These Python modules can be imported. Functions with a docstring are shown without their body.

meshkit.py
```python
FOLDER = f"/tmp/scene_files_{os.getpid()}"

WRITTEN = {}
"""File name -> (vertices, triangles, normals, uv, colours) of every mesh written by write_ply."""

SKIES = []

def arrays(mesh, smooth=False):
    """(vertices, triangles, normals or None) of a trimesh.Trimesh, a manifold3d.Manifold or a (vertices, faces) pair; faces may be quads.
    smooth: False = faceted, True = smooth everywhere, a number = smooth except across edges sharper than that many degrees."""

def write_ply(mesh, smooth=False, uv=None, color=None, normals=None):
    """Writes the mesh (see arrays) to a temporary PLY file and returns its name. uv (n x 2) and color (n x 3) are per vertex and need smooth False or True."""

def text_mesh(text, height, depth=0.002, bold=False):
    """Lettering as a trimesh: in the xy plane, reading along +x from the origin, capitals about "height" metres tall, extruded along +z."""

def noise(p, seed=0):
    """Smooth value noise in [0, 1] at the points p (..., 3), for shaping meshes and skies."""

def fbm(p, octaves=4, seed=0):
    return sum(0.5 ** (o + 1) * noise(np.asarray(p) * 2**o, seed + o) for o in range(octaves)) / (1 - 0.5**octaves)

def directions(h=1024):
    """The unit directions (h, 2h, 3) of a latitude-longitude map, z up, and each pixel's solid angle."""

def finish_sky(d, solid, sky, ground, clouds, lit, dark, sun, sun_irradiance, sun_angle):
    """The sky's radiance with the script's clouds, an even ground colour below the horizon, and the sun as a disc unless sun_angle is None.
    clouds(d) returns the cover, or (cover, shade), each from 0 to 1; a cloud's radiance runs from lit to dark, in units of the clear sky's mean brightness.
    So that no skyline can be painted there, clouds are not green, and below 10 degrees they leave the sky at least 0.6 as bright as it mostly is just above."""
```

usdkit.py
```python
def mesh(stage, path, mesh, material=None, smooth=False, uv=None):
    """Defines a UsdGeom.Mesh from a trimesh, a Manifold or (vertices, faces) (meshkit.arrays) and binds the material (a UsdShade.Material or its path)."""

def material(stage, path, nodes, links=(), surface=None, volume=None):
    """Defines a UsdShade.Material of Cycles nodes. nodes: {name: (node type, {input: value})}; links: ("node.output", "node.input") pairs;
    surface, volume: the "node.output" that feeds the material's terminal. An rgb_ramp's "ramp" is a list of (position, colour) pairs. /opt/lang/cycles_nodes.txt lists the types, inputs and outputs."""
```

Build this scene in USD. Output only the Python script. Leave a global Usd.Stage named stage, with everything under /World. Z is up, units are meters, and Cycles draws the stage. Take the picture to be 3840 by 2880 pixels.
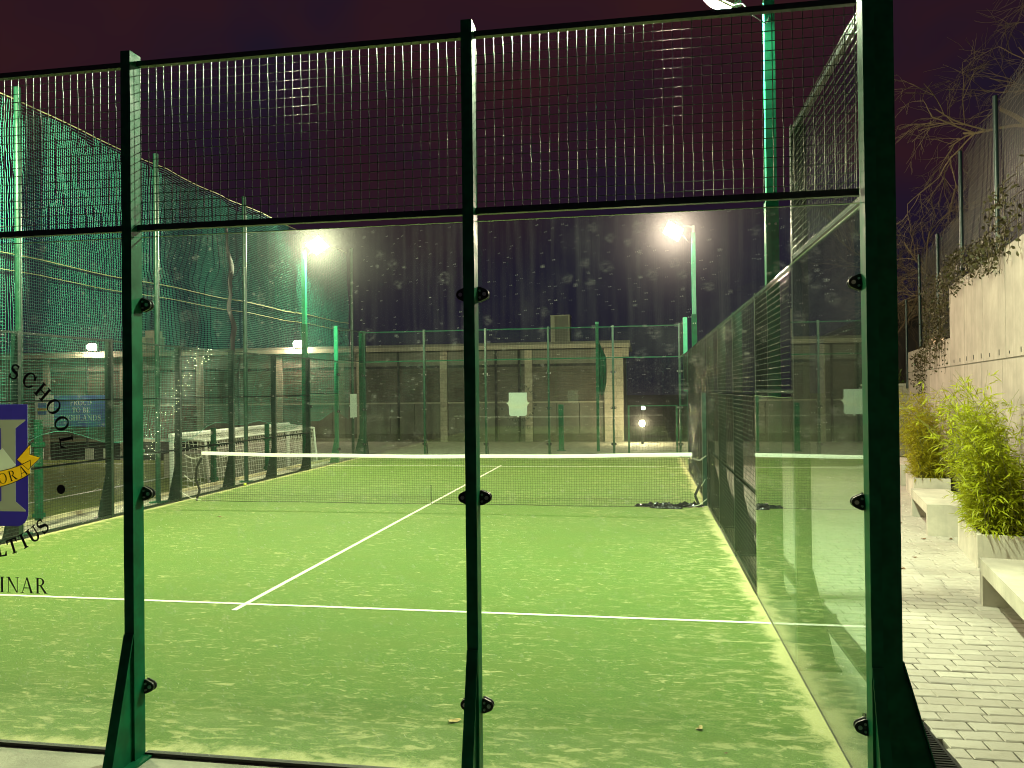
import math, random
import numpy as np, trimesh, shapely, usdkit
import meshkit
from shapely.geometry import Polygon, Point, LineString, box as sbox
from shapely import affinity
from scipy.spatial import ConvexHull
from pxr import Usd, UsdGeom, UsdLux, UsdShade, Gf, Sdf

random.seed(7); rng = np.random.default_rng(7)
stage = Usd.Stage.CreateInMemory()
UsdGeom.SetStageUpAxis(stage, "Z"); UsdGeom.SetStageMetersPerUnit(stage, 1.0)
UsdGeom.Xform.Define(stage, "/World"); UsdGeom.Scope.Define(stage, "/World/Looks")

# ---------------------------------------------------------------- camera, sky, exposure
CAM = np.array([8.903, -4.130, 2.086]); YAW, PITCH, ROLL, FPX = -0.16638, 0.00776, -0.01128, 2926.8
EXPOSURE = 0.0
LAMP_NEAR_RIGHT = ((0.85, 1.0, 0.64), 4200.0)      # colour, radiance of the four floodlights
LAMP_FAR_RIGHT = ((1.0, 0.77, 0.58), 2900.0)
LAMP_NEAR_LEFT = ((1.0, 0.97, 0.56), 3900.0)
LAMP_FAR_LEFT = ((1.0, 0.97, 0.59), 3100.0)


def camera():
    f = np.array([math.sin(YAW) * math.cos(PITCH), math.cos(YAW) * math.cos(PITCH), math.sin(PITCH)])
    r = np.cross(f, [0, 0, 1]); r /= np.linalg.norm(r); u = np.cross(r, f)
    c, s = math.cos(ROLL), math.sin(ROLL)
    r, u = c * r + s * u, -s * r + c * u
    cam = UsdGeom.Camera.Define(stage, "/World/camera")
    m = np.eye(4); m[0, :3], m[1, :3], m[2, :3], m[3, :3] = r, u, -f, CAM
    cam.AddTransformOp().Set(Gf.Matrix4d(*[float(x) for x in m.ravel()]))
    cam.CreateHorizontalApertureAttr(36.0); cam.CreateVerticalApertureAttr(27.0)
    cam.CreateFocalLengthAttr(36.0 * FPX / 3840.0)
    cam.CreateClippingRangeAttr(Gf.Vec2f(0.05, 5000.0)); cam.CreateExposureAttr(EXPOSURE)


camera()


class NG:
    """A small node graph: calls add nodes; a string input that starts with @ is a link."""

    def __init__(self):
        self.n, self.l = {}, []

    def __call__(self, kind, out=None, **inp):
        name = f"n{len(self.n)}"
        vals = {}
        for k, v in inp.items():
            if isinstance(v, str) and v.startswith("@"):
                self.l.append((v[1:], f"{name}.{k}"))
            else:
                vals[k] = v
        self.n[name] = (kind, vals)
        return f"@{name}.{out}" if out else f"@{name}"

    def math(self, t, a, b=0.0, c=None, clamp=False):
        kw = dict(math_type=t, value1=a, value2=b, use_clamp=clamp)
        if c is not None:
            kw["value3"] = c
        return self("math", "value", **kw)

    def ramp(self, lo, hi, x):                       # smooth 0..1
        return self("map_range", "result", range_type="smoothstep", value=x, from_min=lo, from_max=hi, clamp=True)

    def pos(self, sx=1, sy=1, sz=1):
        return self("mapping", "vector", vector=self("geometry", "position"), scale=(sx, sy, sz))

    def noise(self, vec, scale=1.0, detail=2.0, rough=0.5, dist=0.0):
        return self("noise_texture", "fac", vector=vec, scale=scale, detail=detail, roughness=rough, distortion=dist)

    def mixc(self, fac, a, b, blend="mix"):
        return self("mix_color", "result", blend_type=blend, fac=fac, a=a, b=b)

    def build(self, name, surface=None, volume=None):
        return usdkit.material(stage, f"/World/Looks/{name}", self.n, self.l, surface=surface and surface[1:], volume=volume and volume[1:])


def sky():
    g = NG()
    d = g("texture_coordinate", "generated")
    n1 = g.noise(g("mapping", "vector", vector=d, scale=(2.2, 2.2, 3.4)), 1.25, 3, 0.5, 0.5)
    n2 = g.noise(g("mapping", "vector", vector=d, scale=(1, 1, 1), location=(3, 1, 7)), 3.1, 2)
    m = g.math("multiply_add", n2, 0.35, g.math("multiply", n1, 0.8))
    zz = g("separate_xyz", "z", vector=d)
    low = g.ramp(.30, .13, g.math("add", zz, g.math("multiply", g.math("subtract", n1, .5), .16)))
    high = g.ramp(.50, .66, zz)
    col = g("rgb_ramp", "color", fac=m, ramp=[(0.30, (.0070, .0065, .0220)), (0.44, (.0135, .0075, .0185)), (0.55, (.0240, .0080, .0140)), (0.72, (.0340, .0098, .0115))])
    col = g.mixc(g.math("multiply", low, .85), col, (.0075, .0070, .0235))
    col = g.mixc(g.math("multiply", high, .55), col, (.0130, .0095, .0270))
    st = g("sky_texture", "color", sky_type="single_scattering", sun_disc=False, sun_elevation=-0.10, sun_rotation=-1.2)
    dim = g.mixc(0.0006, (0, 0, 0), st)
    tot = g.mixc(1.0, col, dim, "add")
    mat = g.build("night_sky", g("background_shader", "background", color=tot, strength=1.0))
    dome = UsdLux.DomeLight.Define(stage, "/World/sky")
    UsdShade.MaterialBindingAPI.Apply(dome.GetPrim()).Bind(mat)
    dome.GetPrim().SetCustomDataByKey("kind", "structure")
    dome.GetPrim().SetCustomDataByKey("label", "dark purple night sky with dull red and navy cloud")


sky()

# ---------------------------------------------------------------- mesh helpers
_c = np.array([[sx * (1 - (k == 0) * .2), sy * (1 - (k == 1) * .2), sz * (1 - (k == 2) * .2)] for sx in (-1, 1) for sy in (-1, 1) for sz in (-1, 1) for k in range(3)])
_h = ConvexHull(_c)
CH_F = np.array([s if np.dot(np.cross(_c[s[1]] - _c[s[0]], _c[s[2]] - _c[s[0]]), e[:3]) > 0 else s[::-1] for s, e in zip(_h.simplices, _h.equations)])
CH_S = np.array([[sx, sy, sz] for sx in (-1, 1) for sy in (-1, 1) for sz in (-1, 1) for k in range(3)], float)
CH_K = np.array([[-(k == 0), -(k == 1), -(k == 2)] for _ in range(8) for k in range(3)], float)
BX_V = np.array([[x, y, z] for x in (-.5, .5) for y in (-.5, .5) for z in (-.5, .5)])
BX_F = np.array([[0, 1, 3], [0, 3, 2], [4, 6, 7], [4, 7, 5], [0, 4, 5], [0, 5, 1], [2, 3, 7], [2, 7, 6], [0, 2, 6], [0, 6, 4], [1, 5, 7], [1, 7, 3]])


class MB:
    def __init__(self):
        self.v, self.f, self.k = [], [], 0

    def add(self, v, f):
        v = np.asarray(v, float); f = np.asarray(f, int)
        if f.shape[1] == 4:
            f = np.vstack([f[:, [0, 1, 2]], f[:, [0, 2, 3]]])
        self.v.append(v); self.f.append(f + self.k); self.k += len(v)
        return self

    def tm(self, m, M=None):
        v = np.array(m.vertices)
        if M is not None:
            v = v @ np.asarray(M)[:3, :3].T + np.asarray(M)[:3, 3]
        return self.add(v, np.array(m.faces))

    def box(self, lo, hi, bev=0.0, M=None):
        lo, hi = np.minimum(lo, hi).astype(float), np.maximum(lo, hi).astype(float)
        c, s = (lo + hi) / 2, (hi - lo)
        if bev > 0:
            b = min(bev, s.min() * .3)
            v, f = c + CH_S * s / 2 + CH_S * CH_K * b, CH_F
        else:
            v, f = c + BX_V * s, BX_F
        if M is not None:
            v = v @ M[:3, :3].T + M[:3, 3]
        return self.add(v, f)

    def obox(self, p, q, w, h, up=(0, 0, 1), bev=0.0):
        """A bar from p to q, w wide (sideways) and h high."""
        p, q = np.asarray(p, float), np.asarray(q, float)
        L = np.linalg.norm(q - p); x = (q - p) / L
        up = np.asarray(up, float)
        if abs(x @ up) > .99:
            up = np.array([0, 1., 0])
        y = np.cross(up, x); y /= np.linalg.norm(y); z = np.cross(x, y)
        M = np.eye(4); M[:3, 0], M[:3, 1], M[:3, 2], M[:3, 3] = x, y, z, (p + q) / 2
        return self.box((-L / 2, -w / 2, -h / 2), (L / 2, w / 2, h / 2), bev, M)

    def tube(self, pts, r, sides=6, cap=True):
        p = np.asarray(pts, float); n = len(p)
        t = np.gradient(p, axis=0); t /= np.linalg.norm(t, axis=1, keepdims=True) + 1e-12
        ref = np.where(np.abs(t[:, 2:3]) < .9, [[0, 0, 1.]], [[1., 0, 0]])
        a = np.cross(t, ref); a /= np.linalg.norm(a, axis=1, keepdims=True) + 1e-12
        b = np.cross(t, a); ang = np.arange(sides) * 2 * math.pi / sides
        rr = np.broadcast_to(np.asarray(r, float), (n,))[:, None, None]
        v = (p[:, None] + rr * (np.cos(ang)[None, :, None] * a[:, None] + np.sin(ang)[None, :, None] * b[:, None])).reshape(-1, 3)
        i, j = np.meshgrid(np.arange(n - 1), np.arange(sides), indexing="ij")
        q = np.stack([i * sides + j, i * sides + (j + 1) % sides, (i + 1) * sides + (j + 1) % sides, (i + 1) * sides + j], -1).reshape(-1, 4)[:, ::-1]
        f = [q[:, [0, 1, 2]], q[:, [0, 2, 3]]]
        if cap and sides > 2:
            f.append(np.array([[0, k, k + 1] for k in range(1, sides - 1)]))
            o = (n - 1) * sides
            f.append(np.array([[o, o + k + 1, o + k] for k in range(1, sides - 1)]))
        return self.add(v, np.vstack(f))

    def poly(self, shape, depth, M):
        """Extrudes a shapely shape along local +z by depth, placed by M."""
        for g in getattr(shape, "geoms", [shape]):
            if g.area > 1e-9:
                self.tm(trimesh.creation.extrude_polygon(g, depth, engine="earcut"), M)
        return self

    def flat(self, shape, M):
        """A shapely shape as one flat sheet."""
        for g in getattr(shape, "geoms", [shape]):
            if g.area > 1e-9:
                v, f = trimesh.creation.triangulate_polygon(g, engine="earcut")
                v = np.column_stack([v, np.zeros(len(v))])
                self.add(v @ M[:3, :3].T + M[:3, 3], f)
        return self

    def arrays(self):
        return np.vstack(self.v), np.vstack(self.f)


def frame(o, x, y, z=None):
    x, y = np.asarray(x, float), np.asarray(y, float)
    M = np.eye(4); M[:3, 0], M[:3, 1], M[:3, 2], M[:3, 3] = x, y, np.cross(x, y) if z is None else z, o
    return M


used = {}


def path_for(name, parent):
    base = f"{parent.GetPath()}/{name}" if parent is not None else f"/World/{name}"
    k = used.get(base, -1) + 1; used[base] = k
    return base if k == 0 else f"{base}_{k:03d}"


def keys(p, label=None, category=None, group=None, kind=None):
    for k, v in (("label", label), ("category", category), ("group", group), ("kind", kind)):
        if v:
            p.SetCustomDataByKey(k, v)
    return p


def thing(name, label, category, loc=(0, 0, 0), group=None, kind=None, rotz=0.0):
    x = UsdGeom.Xform.Define(stage, path_for(name, None))
    x.AddTranslateOp().Set(Gf.Vec3d(*map(float, loc)))
    if rotz:
        x.AddRotateZOp().Set(float(rotz))
    x.GetPrim().SetCustomDataByKey("label", label) if label else None
    return keys(x.GetPrim(), None, category, group, kind)


def part(name, mb, mat, parent=None, smooth=False, label=None, category=None, group=None, kind=None, off=None):
    v, f = mb.arrays() if isinstance(mb, MB) else mb
    if off is not None:
        v = v - np.asarray(off, float)
    m = usdkit.mesh(stage, path_for(name, parent), (v, f), mat, smooth=smooth)
    return keys(m.GetPrim(), label, category, group, kind)


# ---------------------------------------------------------------- materials
def simple(name, col, rough=0.5, metal=0.0, spec=0.5, var=0.0, scale=6.0, bump=0.0, bscale=60.0, coat=0.0):
    g = NG(); c = tuple(col)
    kw = {}
    if var > 0:
        n = g.noise(g.pos(), scale, 4, 0.6)
        kw["base_color"] = g.mixc(g.ramp(.3, .7, n), tuple(x * (1 - var) for x in c), tuple(min(1, x * (1 + var)) for x in c))
        kw["roughness"] = g("map_range", "result", value=n, from_min=.3, from_max=.7, to_min=rough * .8, to_max=min(1, rough * 1.25))
    else:
        kw["base_color"], kw["roughness"] = c, rough
    if bump > 0:
        kw["normal"] = g("bump", "normal", height=g.noise(g.pos(), bscale, 4, .6), strength=bump, distance=0.01)
    return g.build(name, g("principled_bsdf", "BSDF", metallic=metal, specular_ior_level=spec, coat_weight=coat, **kw))


M = {}
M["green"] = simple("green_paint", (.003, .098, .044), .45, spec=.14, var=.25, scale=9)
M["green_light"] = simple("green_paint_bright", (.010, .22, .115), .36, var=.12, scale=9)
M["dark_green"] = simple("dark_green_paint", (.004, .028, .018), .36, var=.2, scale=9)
M["pole_green"] = simple("pole_green", (.004, .045, .024), .32, spec=.5, var=.15)
M["wire"] = simple("coated_wire", (.014, .026, .021), .21, spec=1.0)
M["wire_side"] = simple("coated_wire_green", (.003, .012, .008), .20, spec=.7)
M["wire_level"] = simple("coated_level_wire", (.012, .040, .028), .17, spec=.9)
M["black"] = simple("black_metal", (.008, .008, .009), .38)
M["steel"] = simple("steel_bolt", (.55, .55, .52), .32, metal=.9)
M["rubber"] = simple("black_rubber", (.012, .011, .010), .6)
def vinyl(name, col, tr):
    g = NG()
    return g.build(name, g("mix_closure", "closure", fac=tr, closure1=g("principled_bsdf", "BSDF", base_color=col, roughness=.45), closure2=g("translucent_bsdf", "BSDF", color=col)))


M["white"] = simple("white_vinyl", (.78, .80, .76), .45)
M["white_paint"] = simple("white_goal_paint", (.84, .82, .78), .4, var=.08)
M["grey_print"] = vinyl("grey_print", (.33, .32, .26), .6)
M["pale_print"] = vinyl("pale_print", (.62, .62, .52), .6)
M["blue_print"] = vinyl("blue_print", (.045, .030, .32), .6)
M["yellow_print"] = vinyl("yellow_print", (.92, .52, .02), .6)
M["backing"] = vinyl("white_backing", (.86, .88, .84), .42)
M["ink"] = simple("black_print", (.006, .006, .007), .5)
M["blue_banner"] = simple("blue_banner_cloth", (.085, .145, .52), .6, var=.1, scale=3)
M["banner_white"] = simple("banner_letter_white", (.82, .82, .78), .6)
M["twine_green"] = simple("green_net_twine", (.030, .27, .20), .55)
M["twine_white"] = simple("white_net_twine", (.62, .60, .54), .7)
M["twine_black"] = simple("black_net_twine", (.010, .012, .008), .6)
M["rope"] = simple("yellowed_rope", (.24, .24, .12), .8)
M["band"] = simple("white_net_band", (.80, .80, .74), .55, var=.05, scale=8)
M["line"] = simple("white_line_turf", (.70, .70, .58), .85, var=.18, scale=22, bump=.3, bscale=220)
M["tarp"] = simple("black_plastic_sheet", (.006, .006, .007), .22, spec=.6)
M["shade_cloth"] = simple("dark_cloth", (.014, .016, .018), .8)
M["soil"] = simple("potting_soil", (.025, .018, .010), .9, var=.4, scale=60, bump=.8)
M["ball"] = simple("yellow_felt", (.55, .66, .06), .85)
M["leaf_dead"] = simple("dry_leaf", (.46, .33, .13), .7, var=.25, scale=60)
M["leaf_brown"] = simple("brown_leaf", (.17, .09, .035), .7, var=.25, scale=60)
M["grey_frame"] = simple("galvanised_metal", (.30, .31, .30), .45, metal=.5, var=.15, scale=8)
M["lamp_body"] = simple("lamp_housing_grey", (.34, .34, .32), .45, var=.06, scale=12)
M["cement"] = simple("concrete_slab_edge", (.36, .335, .27), .85, var=.22, scale=3.5, bump=.35, bscale=45)
M["earth"] = simple("dark_earth", (.045, .036, .024), .95, var=.4, scale=2.0, bump=.7, bscale=12)
M["kerb"] = simple("pale_kerb_concrete", (.62, .55, .35), .8, var=.15, scale=5, bump=.3)
M["asphalt"] = simple("asphalt", (.045, .043, .038), .9, var=.2, scale=30, bump=.5, bscale=160)
M["kerb_face"] = simple("grey_kerb_face", (.17, .155, .125), .85, var=.25, scale=4)
M["brown_board"] = simple("dark_brown_cladding", (.105, .085, .062), .7, var=.15, scale=2)
M["maroon"] = simple("maroon_panel", (.11, .040, .032), .6, var=.12, scale=2)
M["grey_panel"] = simple("grey_wall_panel", (.17, .155, .125), .75, var=.14, scale=1.7)
M["dark_gap"] = simple("dark_recess", (.02, .018, .015), .8)
M["fascia"] = simple("pale_fascia", (.36, .32, .245), .7, var=.10, scale=3)
M["stone_block"] = simple("pale_block", (.38, .325, .25), .85, var=.16, scale=7, bump=.4, bscale=50)
M["trunk"] = simple("bare_bark", (.10, .068, .04), .9, var=.35, scale=14, bump=.8, bscale=30)
M["twig"] = simple("bare_twig", (.125, .078, .046), .85)
M["ivy_stem"] = simple("ivy_stem", (.08, .055, .03), .85)
M["cane"] = simple("bamboo_cane", (.17, .17, .045), .5, var=.3, scale=10)
M["dark_house"] = simple("dark_house_wall", (.05, .04, .035), .9)


def emission(name, col, strength):
    g = NG()
    return g.build(name, g("emission", "emission", color=col, strength=strength))


def glass(name, dirt=1.0, tint=(.90, .955, .925)):
    """A clear pane: straight-through transmission, Schlick reflection, and a film of dust, ball marks and specks on it."""
    g = NG()
    fc = g("layer_weight", "facing", blend=0.5)
    sch = g.math("multiply_add", g.math("power", fc, 5.0), 0.93, 0.042)
    clean = g("mix_closure", "closure", fac=sch, closure1=g("transparent_bsdf", "BSDF", color=tint), closure2=g("glossy_bsdf", "BSDF", color=(.97, .99, .98), roughness=0.0))
    if dirt <= 0:
        return g.build(name, clean)
    sx, sy, sz = g("separate_xyz", "x", vector=g("geometry", "position")), None, None
    sep = "@" + sx[1:].split(".")[0]
    along = g.math("add", sep + ".x", sep + ".y")
    p2 = g("combine_xyz", "vector", x=along, y=sep + ".z", z=0.0)
    # runs of rain from the top edge
    runs = g.noise(g("mapping", "vector", vector=p2, scale=(30, .9, 1)), 1.0, 6, .72, .4)
    top = g.ramp(1.2, 3.05, sep + ".z")
    film = g.math("multiply", g.ramp(.42, .78, runs), g.math("multiply_add", top, .013, .010))
    low = g.math("multiply", g.ramp(.55, .0, sep + ".z"), .035)
    film = g.math("add", film, g.math("multiply", low, g.noise(p2, 9, 4, .6)))
    cloudy = g.math("multiply", g.ramp(.45, .8, g.noise(p2, 2.3, 3)), .012)
    film = g.math("add", film, cloudy)

    def marks(scale, r0, r1, keep, amt, ns, seed, ring=False):
        vec = g("mapping", "vector", vector=p2, location=(seed * 3.7, seed * 1.9, 0), scale=(1, 1, 1))
        vo = g("voronoi_texture", vector=vec, scale=scale, dimensions="2D", randomness=1.0)
        dist = g.math("add", vo + ".distance", g.math("multiply", g.math("subtract", g.noise(vec, scale * 3, 4, .65), .5), .42))
        blob = g.ramp(r1, r0, dist)
        if ring:
            blob = g.math("multiply", blob, g.math("multiply_add", g.ramp(r0 * .35, r0, dist), .75, .25))
        sel = g.math("less_than", g("separate_color", "r", color=vo + ".color"), keep)
        tex = g.ramp(.35, .7, g.noise(vec, ns, 4, .65))
        return g.math("multiply", g.math("multiply", blob, sel), g.math("multiply", tex, amt))

    for a in ((5.2, .10, .23, .30, .045, 70, 1, True), (7.5, .06, .27, .22, .045, 55, 2, False), (14, .04, .17, .10, .14, 110, 3, False), (34, .03, .12, .05, .5, 170, 4, False), (60, .05, .17, .035, .55, 170, 5, False)):
        film = g.math("add", film, marks(*a))
    film = g.math("multiply", film, dirt, clamp=True)
    dust = g("mix_closure", "closure", fac=0.55, closure1=g("diffuse_bsdf", "BSDF", color=(.62, .62, .58)), closure2=g("translucent_bsdf", "BSDF", color=(.66, .66, .62)))
    halo = g("refraction_bsdf", "BSDF", color=(.95, .95, .95), roughness=0.95, IOR=1.045)
    clean = g("mix_closure", "closure", fac=.0060 * dirt, closure1=clean, closure2=halo)
    return g.build(name, g("mix_closure", "closure", fac=film, closure1=clean, closure2=dust))


M["glass_near"] = glass("dusty_glass", 1.0)
M["glass_side"] = glass("dusty_side_glass", .75)
M["glass_far"] = glass("dusty_far_glass", 1.0)
M["glass_edge"] = simple("glass_edge", (.30, .42, .24), .2)


def turf():
    g = NG()
    p = g("geometry", "position"); sep = g("separate_xyz", vector=p)
    fine = g.noise(g.pos(), 85, 4, .75)
    mid = g.noise(g.pos(.9, 1.6, 1), 1.6, 4, .6)
    col = g.mixc(g.ramp(.34, .66, fine), (.042, .092, .010), (.124, .216, .034))
    col = g.mixc(g.math("multiply", g.ramp(.40, .66, mid), .7), col, (.096, .152, .022))
    swept = g.math("multiply", g.ramp(.28, .55, sep + ".y"), g.ramp(1.15, .80, sep + ".y"))
    swept = g.math("multiply", swept, g.ramp(.40, .62, g.noise(g.pos(.8, 2.5, 1), 1.0, 4, .6)))
    col = g.mixc(g.math("multiply", swept, .55), col, (.050, .105, .010))
    sand = (.49, .43, .19)
    # brushed sand flecks, long along x
    fl = g.noise(g.pos(6.5, 17, 1), 1.0, 6, .70, 1.2)
    gate = g.noise(g.pos(.7, .5, 1), 1.0, 3, .55)
    f1 = g.math("multiply", g.ramp(.55, .66, fl), g.ramp(.34, .58, gate))
    fl2 = g.noise(g.pos(12, 30, 1), 1.0, 5, .68, .9)
    f2 = g.math("multiply", g.ramp(.58, .72, fl2), .75)
    # more sand lies towards the walls
    ex = g.math("minimum", sep + ".x", g.math("subtract", 10.0, sep + ".x"))
    ey = g.math("minimum", sep + ".y", g.math("subtract", 20.0, sep + ".y"))
    e = g.math("minimum", ex, ey)
    e = g.math("add", e, g.math("multiply", g.math("subtract", g.noise(g.pos(), 4.5, 6, .72), .5), .62))
    edge = g.ramp(.185, .03, e)
    near = g.ramp(1.3, .15, e)
    f3 = g.math("multiply", g.ramp(.50, .66, g.noise(g.pos(5, 13, 1), 1, 5, .65, .5)), g.math("multiply", near, .75))
    m = g.math("maximum", g.math("maximum", g.math("multiply", f1, .78), f2), g.math("maximum", f3, g.math("multiply", edge, .95)))
    col = g.mixc(g.math("multiply", m, .82, clamp=True), col, g.mixc(g.ramp(.3, .7, fine), sand, (.56, .52, .29)))
    h = g.math("add", g.math("multiply", fine, .6), g.noise(g.pos(), 420, 2, .6))
    nb = g("bump", "normal", height=h, strength=.55, distance=.012)
    return g.build("court_turf", g("principled_bsdf", "BSDF", base_color=col, roughness=.75, specular_ior_level=.18, normal=nb, sheen_weight=.15, sheen_roughness=.5, sheen_tint=(.7, .9, .4)))


def concrete(name, base, streak=1.0, boards=False):
    g = NG()
    n = g.noise(g.pos(), 2.2, 5, .6); f = g.noise(g.pos(), 38, 4, .65)
    col = g.mixc(g.ramp(.3, .72, n), tuple(x * .80 for x in base), tuple(min(1, x * 1.12) for x in base))
    col = g.mixc(g.math("multiply", g.ramp(.5, .75, f), .25), col, tuple(x * .68 for x in base))
    if streak:
        s = g.noise(g.pos(5.5, 5.5, .35), 1, 4, .6)
        col = g.mixc(g.math("multiply", g.ramp(.48, .75, s), .42 * streak), col, tuple(x * .60 for x in base))
    if boards:
        b = g.noise(g.pos(9, 9, .05), 1, 1, .5)
        col = g.mixc(g.math("multiply", g.ramp(.45, .56, b), .22), col, tuple(x * .72 for x in base))
    pores = g("voronoi_texture", "distance", vector=g.pos(), scale=55)
    h = g.math("add", f, g.math("multiply", g.ramp(.0, .16, pores), .6))
    return g.build(name, g("principled_bsdf", "BSDF", base_color=col, roughness=.8, specular_ior_level=.3, normal=g("bump", "normal", height=h, strength=.35, distance=.006)))


def brick():
    g = NG()
    r = g("object_info", "random"); ri = g("geometry", "random_per_island")
    v = g.math("fract" if False else "fraction", g.math("add", g.math("multiply", r, 7.31), ri))
    n = g.noise(g.pos(), 14, 5, .65); b = g.noise(g.pos(), 1.1, 3, .5)
    col = g.mixc(v, (.34, .303, .265), (.43, .39, .34))
    col = g.mixc(g.math("multiply", g.ramp(.45, .75, n), .35), col, (.24, .22, .16))
    col = g.mixc(g.math("multiply", g.ramp(.42, .72, b), .5), col, (.25, .215, .175))
    return g.build("paving_block", g("principled_bsdf", "BSDF", base_color=col, roughness=.82, specular_ior_level=.3, normal=g("bump", "normal", height=g.noise(g.pos(), 60, 4, .7), strength=.4, distance=.006)))


def foliage(name, lo, hi, trans=.35):
    g = NG()
    v = g("geometry", "random_per_island")
    col = g.mixc(v, lo, hi)
    d = g("principled_bsdf", "BSDF", base_color=col, roughness=.5, specular_ior_level=.3)
    return g.build(name, g("mix_closure", "closure", fac=trans, closure1=d, closure2=g("translucent_bsdf", "BSDF", color=col)))


def field_turf():
    g = NG()
    n = g.noise(g.pos(), .6, 4, .6); f = g.noise(g.pos(), 30, 3, .6)
    col = g.mixc(g.ramp(.3, .7, n), (.15, .21, .045), (.21, .27, .07))
    col = g.mixc(g.math("multiply", g.ramp(.4, .7, f), .4), col, (.16, .17, .055))
    return g.build("football_turf", g("principled_bsdf", "BSDF", base_color=col, roughness=.85, specular_ior_level=.2))


def shutter():
    g = NG()
    w = g("wave_texture", "fac", vector=g("geometry", "position"), wave_type="bands", bands_direction="z", scale=4.5, distortion=0.0)
    n = g.noise(g.pos(), 1.3, 3)
    col = g.mixc(g.ramp(.3, .7, n), (.080, .064, .046), (.115, .094, .068))
    return g.build("roller_shutter", g("principled_bsdf", "BSDF", base_color=col, roughness=.55, normal=g("bump", "normal", height=w, strength=.5, distance=.02)))


M["turf"] = turf(); M["brick"] = brick(); M["field"] = field_turf(); M["shutter"] = shutter()
M["wall_concrete"] = concrete("board_marked_concrete", (.335, .28, .245), 1.0, True)
M["bench_concrete"] = concrete("precast_concrete", (.52, .48, .40), .9)
M["bamboo_leaf"] = foliage("bamboo_leaf", (.33, .36, .012), (.72, .72, .035), .45)
M["ivy_leaf"] = foliage("ivy_leaf", (.045, .038, .012), (.17, .13, .04), .2)
M["shrub_leaf"] = foliage("shrub_leaf", (.06, .08, .015), (.24, .22, .06), .3)

# ---------------------------------------------------------------- the ground and the surfaces on it
RUN_A = math.radians(11.4)
RD, RN = np.array([math.sin(RUN_A), math.cos(RUN_A)]), np.array([math.cos(RUN_A), -math.sin(RUN_A)])


def run(s, L, z=0.0):
    """A point by the retaining wall: s metres along it, L metres to the side."""
    xy = CAM[:2] + s * RD + L * RN
    return np.array([xy[0], xy[1], z])


def runM(s, L, z=0.0):
    return frame(run(s, L, z), [RN[0], RN[1], 0], [RD[0], RD[1], 0])


def slab(mb, x0, x1, y0, y1, z0, z1):
    return mb.box((x0, y0, z0), (x1, y1, z1))


part("ground", slab(MB(), -260, 260, -120, 400, -1.6, -1.2), M["earth"], kind="structure", label="dark ground reaching away in the night")
ff = thing("football_field", "dull green football turf lying lower, left of the court", "field", kind="structure")
part("turf", slab(MB(), -48, -1.25, -30, 27.9, -1.19, -0.90), M["field"], ff)
for k, (a, b) in enumerate((((-4.6, -30), (-4.6, 27)), ((-7.9, -30), (-7.9, 27)))):
    part("painted_line", MB().box((a[0] - .05, a[1], -.8955), (b[0] + .05, b[1], -.8915)), M["white_paint"], ff)
part("painted_line", MB().box((-46, 26.2, -.8955), (-8, 26.3, -.8915)), M["white_paint"], ff)

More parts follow.
